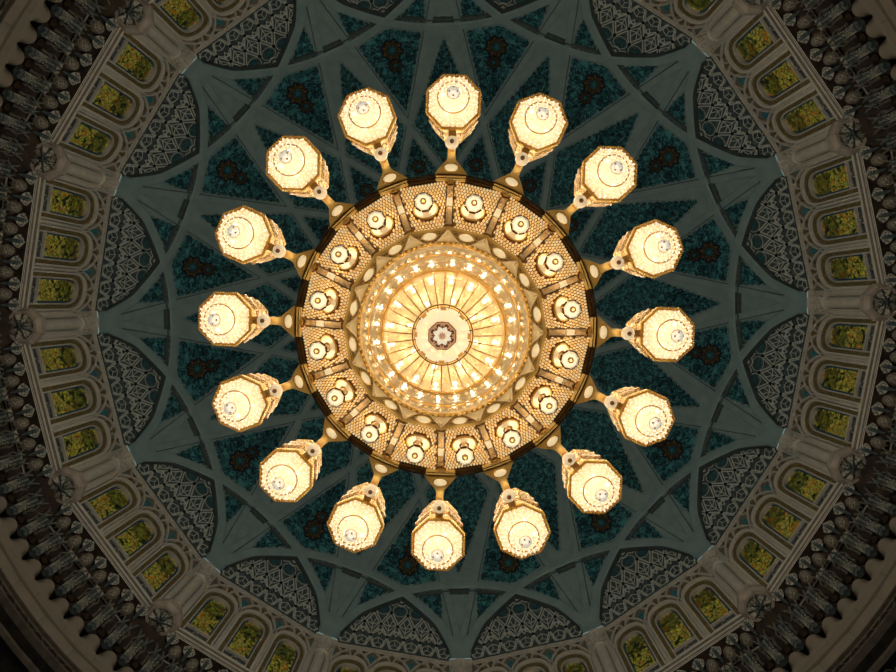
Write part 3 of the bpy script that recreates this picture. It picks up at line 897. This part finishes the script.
ceil2 = tag(obj('ceiling_hall', None, kind='structure', rz=0), 'dark coffered hall ceiling at the corners outside the dome ring', 'ceiling')
mb = MB()
k = 96
vs = []
for i in range(k):
    t = 2 * pi * i / k
    vs.append((17.2 * cos(t), 17.2 * sin(t), 20.88))
for i in range(k):
    t = 2 * pi * i / k
    sc = 26 / max(abs(cos(t)), abs(sin(t)))
    vs.append((sc * cos(t), sc * sin(t), 20.88))
mb.add(vs, [(i, (i+1) % k, k + (i+1) % k, k + i) for i in range(k)])
obj('ceiling_slab', mb.mesh('ceiling_slab', M['dark_wood']), ceil2)
mb = MB()
mb.lathe([(17.55, 20.88), (17.55, 20.76), (17.68, 20.72), (17.75, 20.88)], 96)
obj('ring_moulding', mb.mesh('ring_moulding', M['wood_line']), ceil2)
mb = MB()                                             # corner coffer: lobed lattice inside a moulded frame
for s in (-1, 1):
    mb.box((19.2, s * 1.6, 20.82), (3.0, 0.12, 0.14), 0, Matrix.Rotation(s * 0.5, 3, 'Z'))
    mb.box((19.2, s * 1.35, 20.84), (3.0, 0.05, 0.10), 0, Matrix.Rotation(s * 0.5, 3, 'Z'))
for ix in range(6):
    for iy in range(-4, 5):
        x, y = 18.1 + 0.42 * ix + 0.21 * (iy % 2), iy * 0.36
        if abs(y) > 0.8 + (x - 18.1) * 0.5: continue
        mb.torus(0.17, 0.035, 10, 4, (x, y, 20.84))
me_cc = mb.mesh('corner_coffer', M['wood_line'])
for k in range(8): obj('corner_coffer', me_cc, ceil2, rz=k * pi / 4 + deg(37) * (1 if k % 2 else 1))
mb = MB(); mb.add([(-26, -26, -1.6), (26, -26, -1.6), (26, 26, -1.6), (-26, 26, -1.6)], [(0, 1, 2, 3)])
tag(obj('floor', mb.mesh('floor', M['carpet']), kind='structure'), 'patterned brown prayer carpet floor of the hall', 'floor')

# ------------------------------------------------------------------ the chandelier
ch = obj('chandelier', None, loc=(0, 0, ZC), rz=PHC)
tag(ch, 'huge gold and crystal chandelier with sixteen lanterns hanging under the dome', 'chandelier')

# rim: gold runs at the arms, dark bronze between
def rim_seg(name, mt, w):
    m_ = MB()
    pr = [(2.35, -0.06)] + [(2.380 - 0.027 * cos(u), -0.10 - 0.04 * sin(u)) for u in (0, 0.6, 1.2, 1.8, 2.4, 3.1)] + [(2.428 - 0.021 * cos(u), -0.09 - 0.04 * sin(u)) for u in (0, 0.6, 1.2, 1.8, 2.4, 3.1)] + [(2.452, 0.02), (2.43, 0.10), (2.30, 0.12)]
    vs = []
    for s in (-1, 1):
        for r, z in pr: vs.append((r * cos(w), s * r * sin(w), z))
    n_ = len(pr)
    m_.add(vs, [(i, i+1, n_+i+1, n_+i) for i in range(n_-1)] + [tuple(range(n_)), tuple(range(2*n_-1, n_-1, -1))])
    return m_.mesh(name, mt)
me_rg, me_rb = rim_seg('rim_segment', M['gold_bright'], deg(5.75)), rim_seg('rim_segment', M['bronze'], deg(5.5))
for k in range(N):
    obj('rim_segment', me_rg, ch, rz=k * BAY)
    obj('rim_segment', me_rb, ch, rz=(k + 0.5) * BAY)

mb = MB(); mb.torus(2.458, 0.012, 96, 5, (0, 0, -0.075)); mb.torus(2.407, 0.008, 96, 5, (0, 0, -0.115))
obj('rim_line', mb.mesh('rim_line', M['bronze'], True), ch)
# honeycomb panels of crystal beads between the straps, sloping down to the inner frame
RI, ZI, RO, ZO = 1.50, -1.0, 2.37, -0.09
xi, xo = RI * cos(h2), RO * cos(h2)
e1 = Vector((xo - xi, 0, ZO - ZI)); LS = e1.length; e1.normalize()
nd = Vector((e1.z, 0, -e1.x))                          # faces down and outwards
P0 = Vector((xi, 0, ZI))
def slope(a, b_, h_=0.0): return P0 + e1 * a + Vector((0, b_, 0)) + nd * h_
def halfw(a): return (xi + (xo - xi) * a / LS) * math.tan(h2)
HA, HR = 0.53 * LS * 0.8, 0.185
HB = 0.0
mb = MB()
mb.add([slope(0, -halfw(0)), slope(LS, -halfw(LS)), slope(LS, halfw(LS)), slope(0, halfw(0))], [(0, 1, 2, 3)])
me_hp = mb.mesh('honeycomb_panel', M['mesh_gold'])
mb = MB()
sb, sa = 0.050, 0.083
rows = int(LS / sa)
for i in range(rows):
    a = 0.035 + i * sa
    w = halfw(a) - 0.06
    k = int(w / sb)
    for j in range(-k, k + 1):
        b_ = (j + 0.5 * (i % 2)) * sb
        if abs(b_) > w: continue
        if ((a - HA) / 1.35) ** 2 + b_ ** 2 < (HR + 0.02) ** 2: continue
        base = [slope(a + 0.043 * cos(u*pi/3), b_ + 0.0225 * sin(u*pi/3), 0.003) for u in range(6)]
        top_ = [slope(a + 0.022 * cos(u*pi/3), b_ + 0.012 * sin(u*pi/3), 0.022) for u in range(6)]
        mb.add(base + top_, [(u, (u+1) % 6, 6 + (u+1) % 6, 6 + u) for u in range(6)] + [(6, 7, 8, 9, 10, 11)])
me_be = mb.mesh('crystal_beads', M['bead'])

# lamp cups hanging through the panels
hc = slope(HA, 0)
mb = MB()
ringM = Matrix((e1, Vector((0, 1, 0)), nd)).transposed()
mb.torus(HR, 0.014, 32, 6, hc + nd * 0.02, 0, M=ringM, sc=(1.25, 1, 1))
me_cr = mb.mesh('collar_ring', M['gold'], True)
mb = MB()
nn_ = 24
vs = [hc + nd * 0.006 + e1 * (HR * 1.25 * cos(2*pi*i/nn_)) + Vector((0, HR * sin(2*pi*i/nn_), 0)) for i in range(nn_)]
vs2 = [hc + nd * 0.03 + e1 * (HR * 0.5 * cos(2*pi*i/nn_)) + Vector((0, HR * 0.45 * sin(2*pi*i/nn_), 0)) for i in range(nn_)]
mb.add(vs + vs2, [(i, (i+1) % nn_, nn_ + (i+1) % nn_, nn_ + i) for i in range(nn_)])
me_dish = mb.mesh('reflector_dish', M['pearl'], True)
cxl = hc.x
zt, zb_ = hc.z + 0.1, -1.50
mb = MB()
mb.lathe([(0.04, zt), (0.045, zt - 0.25), (0.06, zt - 0.40), (0.07, zb_ + 0.22), (0.125, zb_ + 0.14), (0.115, zb_ + 0.02)], 8, pi/8, (cxl, 0, 0))
me_cup = mb.mesh('lamp_cup', M['gold'])
mb = MB()
for i in range(8):
    t = pi/8 + i * pi/4; t2 = t + pi/4
    p, q = Vector((cos(t), sin(t), 0)), Vector((cos(t2), sin(t2), 0))
    g = 0.10
    a_, b_ = p * (1-g) + q * g, q * (1-g) + p * g
    mb.add([Vector((cxl, 0, zb_ + 0.03)) + a_ * 0.150, Vector((cxl, 0, zb_ + 0.03)) + b_ * 0.150, Vector((cxl, 0, zb_ - 0.01)) + b_ * 0.130, Vector((cxl, 0, zb_ - 0.01)) + a_ * 0.130], [(0, 1, 2, 3)], 0)
    mb.add([Vector((cxl, 0, zb_ + 0.03)) + a_ * 0.15, Vector((cxl, 0, zb_ + 0.03)) + b_ * 0.15, Vector((cxl, 0, zb_ + 0.13)) + b_ * 0.13, Vector((cxl, 0, zb_ + 0.13)) + a_ * 0.13], [(0, 1, 2, 3)], 0)
me_cf = mb.mesh('cup_frame', M['bronze'])
mb = MB(); mb.lathe([(0.126, zb_ - 0.005), (0.10, zb_ - 0.03), (0.03, zb_ - 0.045)], 8, pi/8, (cxl, 0, 0), cap=(False, True))
me_df = mb.mesh('diffuser', M['diffuser'])
mb = MB(); mb.lathe([(0.045, zb_ - 0.035), (0.045, zb_ - 0.06), (0.03, zb_ - 0.07)], 12, 0, (cxl, 0, 0), cap=(False, True))
mb.lathe([(0.022, zb_ - 0.072), (0.018, zb_ - 0.085)], 10, 0, (cxl, 0, 0), 1, cap=(False, True))
me_cc2 = mb.mesh('centre_cap', [M['umber'], M['gold_dark']])
# straps along the arms
e1s = Vector((RO - RI, 0, ZO - ZI)); LSs = e1s.length; e1s.normalize(); nds = Vector((e1s.z, 0, -e1s.x))
def strapbox(m_, a0, a1, y0, y1, h0, h1, mi=0):
    vs = []
    for h_ in (h0, h1):
        for a, y in ((a0, y0), (a1, y0), (a1, y1), (a0, y1)):
            vs.append(Vector((RI, y, ZI)) + e1s * a + nds * h_)
    m_.add(vs, [(0,3,2,1),(4,5,6,7),(0,1,5,4),(1,2,6,5),(2,3,7,6),(3,0,4,7)], mi)
mb = MB()
strapbox(mb, 0.05, LSs - 0.04, -0.055, 0.055, -0.01, 0.035, 0)
for s in (-1, 1):
    strapbox(mb, 0.10, 0.48, s*0.056 - 0.011, s*0.056 + 0.011, 0.0, 0.055, 1)
    strapbox(mb, 0.70, 1.02, s*0.056 - 0.011, s*0.056 + 0.011, 0.0, 0.055, 1)
me_st = mb.mesh('strap', [M['copper'], M['bronze']])
mb = MB(); strapbox(mb, 0.50, 0.70, -0.042, 0.042, 0.035, 0.05, 0)  # glowing plate in place of the highlight on the strap
me_sp2 = mb.mesh('strap_highlight', M['pearl'])
mb = MB()
sM = Matrix((e1s, Vector((0, 1, 0)), nds)).transposed()
kp = Vector((RI, 0, ZI)) + e1s * (LSs - 0.12) + nds * 0.06
mb.torus(0.042, 0.018, 14, 6, kp, 0, M=sM); mb.ball(kp, 0.03, 8, 5, 0)
me_sk = mb.mesh('screw_knob', M['gold_dark'], True)
# inner sixteen-sided frame, ovals and pyramids
mb = MB()
L16 = 2 * RI * sin(h2)
mb.box((xi + 0.0, 0, ZI - 0.01), (0.045, L16 + 0.01, 0.05)); mb.box((xi - 0.045, 0, ZI - 0.055), (0.012, L16 - 0.02, 0.02))
me_fb = mb.mesh('frame_bar', M['gold'])
R2, Z2 = 1.25, -1.30
x2 = R2 * cos(h2)
mb = MB(); w_i, w_o = x2 * math.tan(h2), xi * math.tan(h2)
mb.add([(xi - 0.03, -w_o, ZI - 0.03), (xi - 0.03, w_o, ZI - 0.03), (x2, w_i, Z2), (x2, -w_i, Z2)], [(0, 1, 2, 3)])
me_op = mb.mesh('oval_panel', M['oval_ground'])
f1 = Vector((xi - x2, 0, ZI - Z2)).normalized(); fn = Vector((f1.z, 0, -f1.x))
fM = Matrix((f1, Vector((0, 1, 0)), fn)).transposed()
fc = Vector(((xi + x2) / 2 + 0.012, 0, (ZI + Z2) / 2 + 0.01)) + fn * 0.012
mb = MB(); mb.ball(fc, (0.095, 0.105, 0.03), 20, 6, M=fM)
me_ov = mb.mesh('oval', M['pearl'], True)
mb = MB(); mb.torus(1.0, 0.08, 24, 5, fc, 0, M=fM @ Matrix.Diagonal((0.10, 0.112, 0.12)))
me_or = mb.mesh('oval_rim', M['gold'], True)
g1 = Vector((RI - R2, 0, ZI - Z2)).normalized(); gn = Vector((g1.z, 0, -g1.x))
tipp = Vector((RI - 0.03, 0, ZI - 0.04)) + gn * 0.02
ba, bb = Vector((R2 + 0.0, -0.165, Z2)) + gn * 0.015, Vector((R2 + 0.0, 0.165, Z2)) + gn * 0.015
bc = Vector((R2 + 0.03, 0, Z2 + 0.02)) + gn * 0.11
mb = MB(); mb.add([tipp, ba, bb, bc, bc + Vector((0, -0.004, 0)), bc + Vector((0, 0.004, 0))], [(0, 1, 3), (0, 3, 2), (1, 2, 3)])
me_py = mb.mesh('pyramid', M['cream'])
mb = MB()
for (p, q) in ((tipp, ba), (tipp, bb), (tipp, bc), (ba, bb)):
    d_ = (q - p); s_ = d_.cross(gn).normalized() * 0.006
    mb.add([p - s_ + gn * 0.004, p + s_ + gn * 0.004, q + s_ + gn * 0.004, q - s_ + gn * 0.004], [(0, 1, 2, 3)])
me_pe = mb.mesh('pyramid_edge', M['gold_dark'])
for k in range(N):
    am, aa = (k + 0.5) * BAY, k * BAY
    p = obj('honeycomb_panel', me_hp, ch, rz=am)
    obj('crystal_beads', me_be, p, kind='stuff')
    c_ = obj('lamp_cup', me_cup, ch, rz=am)
    for n_, me_ in (('collar_ring', me_cr), ('reflector_dish', me_dish), ('cup_frame', me_cf), ('diffuser', me_df), ('centre_cap', me_cc2)): obj(n_, me_, c_)
    ld = bpy.data.lights.new('cup_light', 'POINT'); ld.energy = CUP_W; ld.color = WARM; ld.shadow_soft_size = 0.05
    lo_ = bpy.data.objects.new('cup_light', ld); col.objects.link(lo_); lo_.parent = c_; lo_.location = hc + nd * 0.24 + e1 * -0.02
    ld = bpy.data.lights.new('cup_light', 'POINT'); ld.energy = CUP_FILL_W; ld.color = WARM; ld.shadow_soft_size = 0.05  # added light below the cup, brightens the gold around it
    lo_ = bpy.data.objects.new('cup_light', ld); col.objects.link(lo_); lo_.parent = c_; lo_.location = (cxl, 0, zb_ - 0.36)
    s_ = obj('strap', me_st, ch, rz=aa); obj('strap_highlight', me_sp2, s_); obj('screw_knob', me_sk, s_)
    obj('frame_bar', me_fb, ch, rz=am)
    o_ = obj('oval_panel', me_op, ch, rz=am); obj('oval', me_ov, o_); obj('oval_rim', me_or, o_)
    y_ = obj('pyramid', me_py, ch, rz=aa); obj('pyramid_edge', me_pe, y_)

# arms, lanterns
mb = MB()
tri_o = [(2.44, -0.29), (2.44, 0.29), (2.56, 0.20), (2.70, 0.075), (2.78, 0.06), (2.78, -0.06), (2.70, -0.075), (2.56, -0.20)]
n_ = len(tri_o)
mb.add([(x, y, -0.05) for x, y in tri_o] + [(x, y, 0.08) for x, y in tri_o], [tuple(range(n_)), tuple(range(2*n_-1, n_-1, -1))] + [(i, (i+1) % n_, n_+(i+1) % n_, n_+i) for i in range(n_)])
mb.box((3.05, 0, 0.03), (0.75, 0.075, 0.10))
for s in (-1, 1): mb.box((3.05, s * 0.05, 0.0), (0.75, 0.025, 0.15))
me_arm = mb.mesh('arm', M['gold'])
mb = MB(); mb.ball((2.575, 0, -0.055), (0.065, 0.115, 0.02), 20, 5)
me_ao = mb.mesh('oval_plate', M['pearl'], True)
mb = MB(); mb.torus(1, 0.1, 24, 5, (2.575, 0, -0.055), M=Matrix.Diagonal((0.068, 0.119, 0.15)))
me_ar = mb.mesh('oval_plate_rim', M['gold_dark'], True)
mb = MB(); mb.ball((2.96, 0, -0.12), (0.11, 0.11, 0.09), 20, 10)
me_kn = mb.mesh('knob', M['knob'], True)
mb = MB(); mb.lathe([(0.036, -0.20), (0.036, -0.22), (0.02, -0.225)], 12, 0, (2.96, 0, 0), cap=(False, True))
me_kd = mb.mesh('knob_cap', M['umber'])

RL = 3.62
LC = (RL, 0, 0)
o8 = pi / 8
mb = MB()
mb.lathe([(0.42, 0.02), (0.45, 0.18), (0.41, 0.22), (0.41, 0.36), (0.45, 0.42), (0.45, 0.52), (0.39, 0.58), (0.38, 0.76), (0.41, 0.82), (0.41, 0.92), (0.34, 1.0), (0.33, 1.18), (0.36, 1.24), (0.35, 1.34), (0.24, 1.44), (0.14, 1.55), (0.06, 1.65), (0.05, 1.9)], 8, o8, LC, cap=(False, True))
me_cw = mb.mesh('lantern', M['filigree'])
mb = MB()
mb.lathe([(0.415, 0.01), (0.425, -0.05), (0.465, -0.045), (0.48, 0.0), (0.465, 0.08), (0.43, 0.10)], 8, o8, LC)
for i in range(8):                                    # pearl strings along the eight sides
    t = o8 + i * pi/4; t2 = t + pi/4
    for j in range(9):
        u = (j + 0.5) / 9
        mb.ball((RL + 0.47 * (cos(t)*(1-u) + cos(t2)*u), 0.47 * (sin(t)*(1-u) + sin(t2)*u), -0.05), 0.018, 6, 4)
me_of = mb.mesh('octagon_frame', M['gold'])
mb = MB()
mb.lathe([(0.425, -0.03), (0.405, -0.10), (0.36, -0.18), (0.30, -0.25), (0.245, -0.30)], 8, o8, LC)
mb.lathe([(0.235, -0.31), (0.21, -0.38), (0.155, -0.45), (0.09, -0.49), (0.05, -0.50)], 24, o8, LC)
me_sd = smooth_by_angle(mb.mesh('lantern_shade', M['shade']), 30)
mb = MB()                                             # crystal drops strung over the shade
for rr, zz, kk in ((0.41, -0.075, 32), (0.385, -0.135, 32), (0.345, -0.195, 28), (0.30, -0.245, 24), (0.225, -0.345, 20), (0.185, -0.41, 16), (0.13, -0.465, 12)):
    for i in range(kk):
        t = 2*pi*(i + rnd.uniform(-0.2, 0.2))/kk
        q = rr * (cos(pi/8) / cos((t - o8) % (pi/4) - pi/8) if rr > 0.24 else 1.0) * 1.02
        c = Vector((RL + q * cos(t), q * sin(t), zz - 0.012)); w_ = rnd.uniform(0.010, 0.019)
        mb.add([c + Vector(v) * w_ for v in ((1,0,0),(0,1,0),(-1,0,0),(0,-1,0),(0,0,-1.2))], [(0,1,4),(1,2,4),(2,3,4),(3,0,4)])
me_dr = mb.mesh('crystal_drops', M['drop'])
mb = MB(); mb.torus(0.245, 0.011, 32, 5, (RL, 0, -0.305))
me_sr = mb.mesh('shade_ring', M['gold_dark'], True)
mb = MB(); mb.lathe([(0.07, -0.49), (0.095, -0.53), (0.09, -0.57), (0.05, -0.62), (0.03, -0.64), (0.045, -0.67), (0.02, -0.70)], 12, 0, LC, cap=(False, True))
me_fi = mb.mesh('finial', M['finial'], True)
mb = MB(); mb.torus(0.092, 0.010, 14, 5, (RL, 0, -0.54))
for i in range(4): mb.ball((RL + 0.06 * cos(1.57*i), 0.06 * sin(1.57*i), -0.605), 0.019, 6, 4)
me_fr = mb.mesh('finial_ring', M['gold_dark'], True)
mb = MB()
for i in range(4): mb.ball((RL + 0.20 * cos(i*pi/2 + 0.5), 0.20 * sin(i*pi/2 + 0.5), -0.10), (0.035, 0.035, 0.06), 8, 6)
me_bu = mb.mesh('bulbs', M['bulb'], True)
mb = MB(); mb.lathe([(0.0, 0.0), (0.42, 0.0)], 8, o8, LC)
me_rp = mb.mesh('reflector_plate', M['cream'])
for k in range(N):
    aa = k * BAY
    a_ = obj('arm', me_arm, ch, rz=aa)
    for n_, me_ in (('oval_plate', me_ao), ('oval_plate_rim', me_ar), ('knob', me_kn), ('knob_cap', me_kd)): obj(n_, me_, a_)
    ld = bpy.data.lights.new('knob_fill_light', 'POINT'); ld.energy = KNOB_FILL_W; ld.color = WARM; ld.shadow_soft_size = 0.04  # added light below the knob, brightens the gold arm
    lo_ = bpy.data.objects.new('knob_fill_light', ld); col.objects.link(lo_); lo_.parent = a_; lo_.location = (2.90, 0, -0.48)
    l_ = obj('lantern', me_cw, ch, rz=aa)
    ld = bpy.data.lights.new('tip_fill_light', 'POINT'); ld.energy = TIP_FILL_W; ld.color = UPPER_COL; ld.shadow_soft_size = 0.08  # added light above the lantern, spreads the fill for softer shadows
    lo_ = bpy.data.objects.new('tip_fill_light', ld); col.objects.link(lo_); lo_.parent = l_; lo_.location = (RL, 0, 2.08)
    for n_, me_ in (('octagon_frame', me_of), ('lantern_shade', me_sd), ('shade_ring', me_sr), ('finial', me_fi), ('finial_ring', me_fr), ('bulb', me_bu), ('reflector_plate', me_rp)): obj(n_, me_, l_)
    obj('crystal_drops', me_dr, l_, kind='stuff')
    ld = bpy.data.lights.new('lantern_bulb', 'POINT'); ld.energy = LANTERN_W; ld.color = (1.0, 0.88, 0.68); ld.shadow_soft_size = 0.06
    lo_ = bpy.data.objects.new('lantern_bulb', ld); col.objects.link(lo_); lo_.parent = l_; lo_.location = (RL, 0, -0.20)

# crystal drum and bowl
mb = MB()
for i in range(96): mb.ball((1.245 * cos(2*pi*i/96), 1.245 * sin(2*pi*i/96), -1.33), 0.032, 6, 4)
mb.torus(1.225, 0.03, 64, 6, (0, 0, -1.31))
obj('bead_ring', mb.mesh('bead_ring', M['gold'], True), ch)
mb = MB(); mb.lathe([(1.22, -1.33), (1.19, -1.48), (1.12, -1.62), (1.07, -1.68)], 64)
d1 = obj('crystal_drum', mb.mesh('crystal_drum', M['drum'], True), ch)
mb = MB(); mb.lathe([(1.05, -1.66), (1.00, -1.82), (0.93, -1.98), (0.84, -2.12)], 64)
d2 = obj('crystal_drum', mb.mesh('crystal_drum', M['drum'], True), ch)
def prisms(Rr, z, n, h_, w):
    m_ = MB()
    for i in range(n):
        t = 2*pi*i/n
        c = Vector((Rr * cos(t), Rr * sin(t), z))
        u, v = Vector((cos(t), sin(t), 0)), Vector((-sin(t), cos(t), 0))
        b4 = [c + u*w, c + v*w, c - u*w, c - v*w]
        m_.add(b4 + [c + Vector((0, 0, -h_)), c + Vector((0, 0, h_*0.3))], [(0,1,4),(1,2,4),(2,3,4),(3,0,4),(1,0,5),(2,1,5),(3,2,5),(0,3,5)])
    return m_.mesh('crystal_prisms', M['drum'])
obj('crystal_prisms', prisms(1.10, -1.68, 64, 0.16, 0.035), d1, kind='stuff')
obj('crystal_prisms', prisms(0.88, -2.08, 48, 0.14, 0.035), d2, kind='stuff')
for Rr, z, n, q in ((1.09, -1.50, 32, 0.032), (0.92, -1.85, 24, 0.034), (0.665, -2.42, 16, 0.034), (0.42, -2.70, 8, 0.034)):
    m_ = MB(); m_.ball((Rr, 0, z), (q, q, q * 1.5), 8, 6)
    me_ = m_.mesh('bulb', M['bulb'], True)
    for i in range(n):
        b_ = obj('bulb', me_, ch, rz=2*pi*(i + 0.3)/n + rnd.uniform(-0.03, 0.03))
        if n > 24: continue
        ld = bpy.data.lights.new('bowl_bulb', 'POINT'); ld.energy = SPARK_W; ld.color = (1.0, 0.86, 0.62); ld.shadow_soft_size = 0.02
        lo_ = bpy.data.objects.new('bowl_bulb', ld); col.objects.link(lo_); lo_.parent = b_; lo_.location = (Rr + 0.045, 0, z - 0.05)
mb = MB(); mb.lathe([(0.96, -1.2), (0.92, -1.5), (0.72, -1.75), (0.60, -2.1), (0.30, -2.5), (0.1, -2.7)], 32)
obj('inner_reflector', mb.mesh('inner_reflector', M['gold'], True), ch)
mb = MB(); mb.torus(0.815, 0.014, 64, 6, (0, 0, -2.13)); mb.torus(1.06, 0.012, 64, 6, (0, 0, -1.67))
obj('bowl_ring', mb.mesh('bowl_ring', M['gold'], True), ch)
bp_ = [(0.80, -2.14), (0.775, -2.32), (0.715, -2.50), (0.625, -2.67), (0.50, -2.82), (0.365, -2.93)]
NR = 32
hb = pi / NR
mb = MB()
vs = []
for r, z in bp_: vs += [(r * cos(hb), -r * sin(hb), z), (r * cos(hb), r * sin(hb), z)]
mb.add(vs, [(2*i, 2*i+1, 2*i+3, 2*i+2) for i in range(len(bp_) - 1)])
me_bp = mb.mesh('bowl_panel', M['bowl'])
mb = MB()
vs = []
for r, z in bp_: vs += [(r, -0.007, z), (r + 0.012, -0.007, z - 0.014), (r + 0.012, 0.007, z - 0.014), (r, 0.007, z)]
mb.add(vs, [(4*i+j, 4*i+j+1, 4*i+j+5, 4*i+j+4) for i in range(len(bp_) - 1) for j in range(3)])
me_br = mb.mesh('bowl_rib', M['gold_dark'])
for i in range(NR):
    obj('bowl_panel', me_bp, ch, rz=(2*i + 1) * hb)
    obj('bowl_rib', me_br, ch, rz=2*i * hb)
mb = MB(); mb.torus(0.365, 0.008, 48, 6, (0, 0, -2.94)); mb.torus(0.335, 0.006, 48, 6, (0, 0, -2.97))
obj('bowl_ring', mb.mesh('bowl_ring', M['umber'], True), ch)
mb = MB(); mb.lathe([(0.34, -2.96), (0.31, -3.03), (0.25, -3.10), (0.17, -3.15)], 32)
obj('bowl_cap', mb.mesh('bowl_cap', M['cap_glass'], True), ch)
mb = MB(); mb.box((0.325, 0, -3.0), (0.07, 0.010, 0.02)); me_tk = mb.mesh('clip', M['bronze'])
mb = MB(); mb.box((0.318, 0, -3.03), (0.05, 0.07, 0.015), rot=Matrix.Rotation(-0.8, 3, 'Y')); me_am = mb.mesh('amber_block', M['amber'])
for i in range(16): obj('clip', me_tk, ch, rz=(i + 0.5) * BAY)
for i in range(8): obj('amber_block', me_am, ch, rz=(2*i + 0.0) * BAY)
mb = MB(); mb.lathe([(0.18, -3.13), (0.175, -3.17), (0.16, -3.18)], 8, pi/8, cap=(False, True))
med = obj('medallion', mb.mesh('medallion', M['med_glass']), ch)
mb = MB(); mb.lathe([(0.16, -3.182), (0.165, -3.19), (0.15, -3.19), (0.148, -3.182)], 8, pi/8)
obj('medallion_rim', mb.mesh('medallion_rim', M['med_rose']), med)
mb = MB(); mb.add([(0.025, 0, -3.20), (0.06, 0.028, -3.186), (0.085, 0.030, -3.186), (0.118, 0, -3.190), (0.085, -0.030, -3.186), (0.06, -0.028, -3.186), (0.075, 0, -3.203)], [(0,1,6),(1,2,6),(2,3,6),(3,4,6),(4,5,6),(5,0,6)])
me_pt = mb.mesh('petal', M['petal'])
mb = MB(); mb.add([(0.10, 0.018, -3.187), (0.145, 0.028, -3.187), (0.14, 0.0, -3.187), (0.122, 0.004, -3.19)], [(0,1,2,3)]); mb.add([(0.10, -0.018, -3.187), (0.145, -0.028, -3.187), (0.14, 0.0, -3.187), (0.122, -0.004, -3.19)], [(3,2,1,0)])
me_lf = mb.mesh('leaf', M['med_rose'])
for i in range(8):
    obj('petal', me_pt, med, rz=i * pi/4 + pi/8); obj('leaf', me_lf, med, rz=i * pi/4)
mb = MB(); mb.lathe([(0.04, -3.19), (0.035, -3.205), (0.01, -3.21)], 12, cap=(False, True))
obj('boss', mb.mesh('boss', M['med_rose'], True), med)
for z, r_, e in ((-2.75, 0.05, BOWL_W), (-2.0, 0.08, BOWL_W)):
    ld = bpy.data.lights.new('bowl_bulb', 'POINT'); ld.energy = e; ld.color = WARM; ld.shadow_soft_size = r_
    lo_ = bpy.data.objects.new('bowl_bulb', ld); col.objects.link(lo_); lo_.parent = ch; lo_.location = (0, 0, z)
mb = MB(); mb.lathe([(0.03, 2.05), (0.05, 2.10), (0.05, 3.0), (0.09, 3.02), (0.09, 3.08), (0.04, 3.1)], 10, 0, (1.30, 0, 0))
me_uc = mb.mesh('hidden_lamp_cup', M['gold'])
mb = MB(); mb.ball((1.30, 0, 3.22), (0.07, 0.07, 0.12), 10, 8)
me_ub = mb.mesh('hidden_lamp_bulb', M['bulb'], True)
for k in range(N):  # unseen lamps added on the upper body to light dome and drum
    c_ = obj('hidden_lamp_cup', me_uc, ch, rz=k * BAY); obj('hidden_lamp_bulb', me_ub, c_)
    ld = bpy.data.lights.new('hidden_uplight', 'POINT'); ld.energy = UPPER_W; ld.color = UPPER_COL; ld.shadow_soft_size = 0.10
    lo_ = bpy.data.objects.new('hidden_uplight', ld); col.objects.link(lo_); lo_.parent = c_; lo_.location = (1.30, 0, 3.50)
# upper body and suspension, up to the crown of the dome
mb = MB()
mb.lathe([(2.36, 0.10), (2.20, 0.25), (2.10, 0.7), (1.6, 0.85), (1.5, 1.8), (1.4, 2.05), (1.1, 2.06), (1.0, 3.2), (0.5, 3.6), (0.4, 5.0), (0.12, 5.4)], 32)
obj('upper_body', mb.mesh('upper_body', M['gold']), ch)
mb = MB(); mb.lathe([(0.07, 5.2), (0.07, Z0 + H - ZC)], 12)
obj('suspension_rod', mb.mesh('suspension_rod', M['gold_dark'], True), ch)
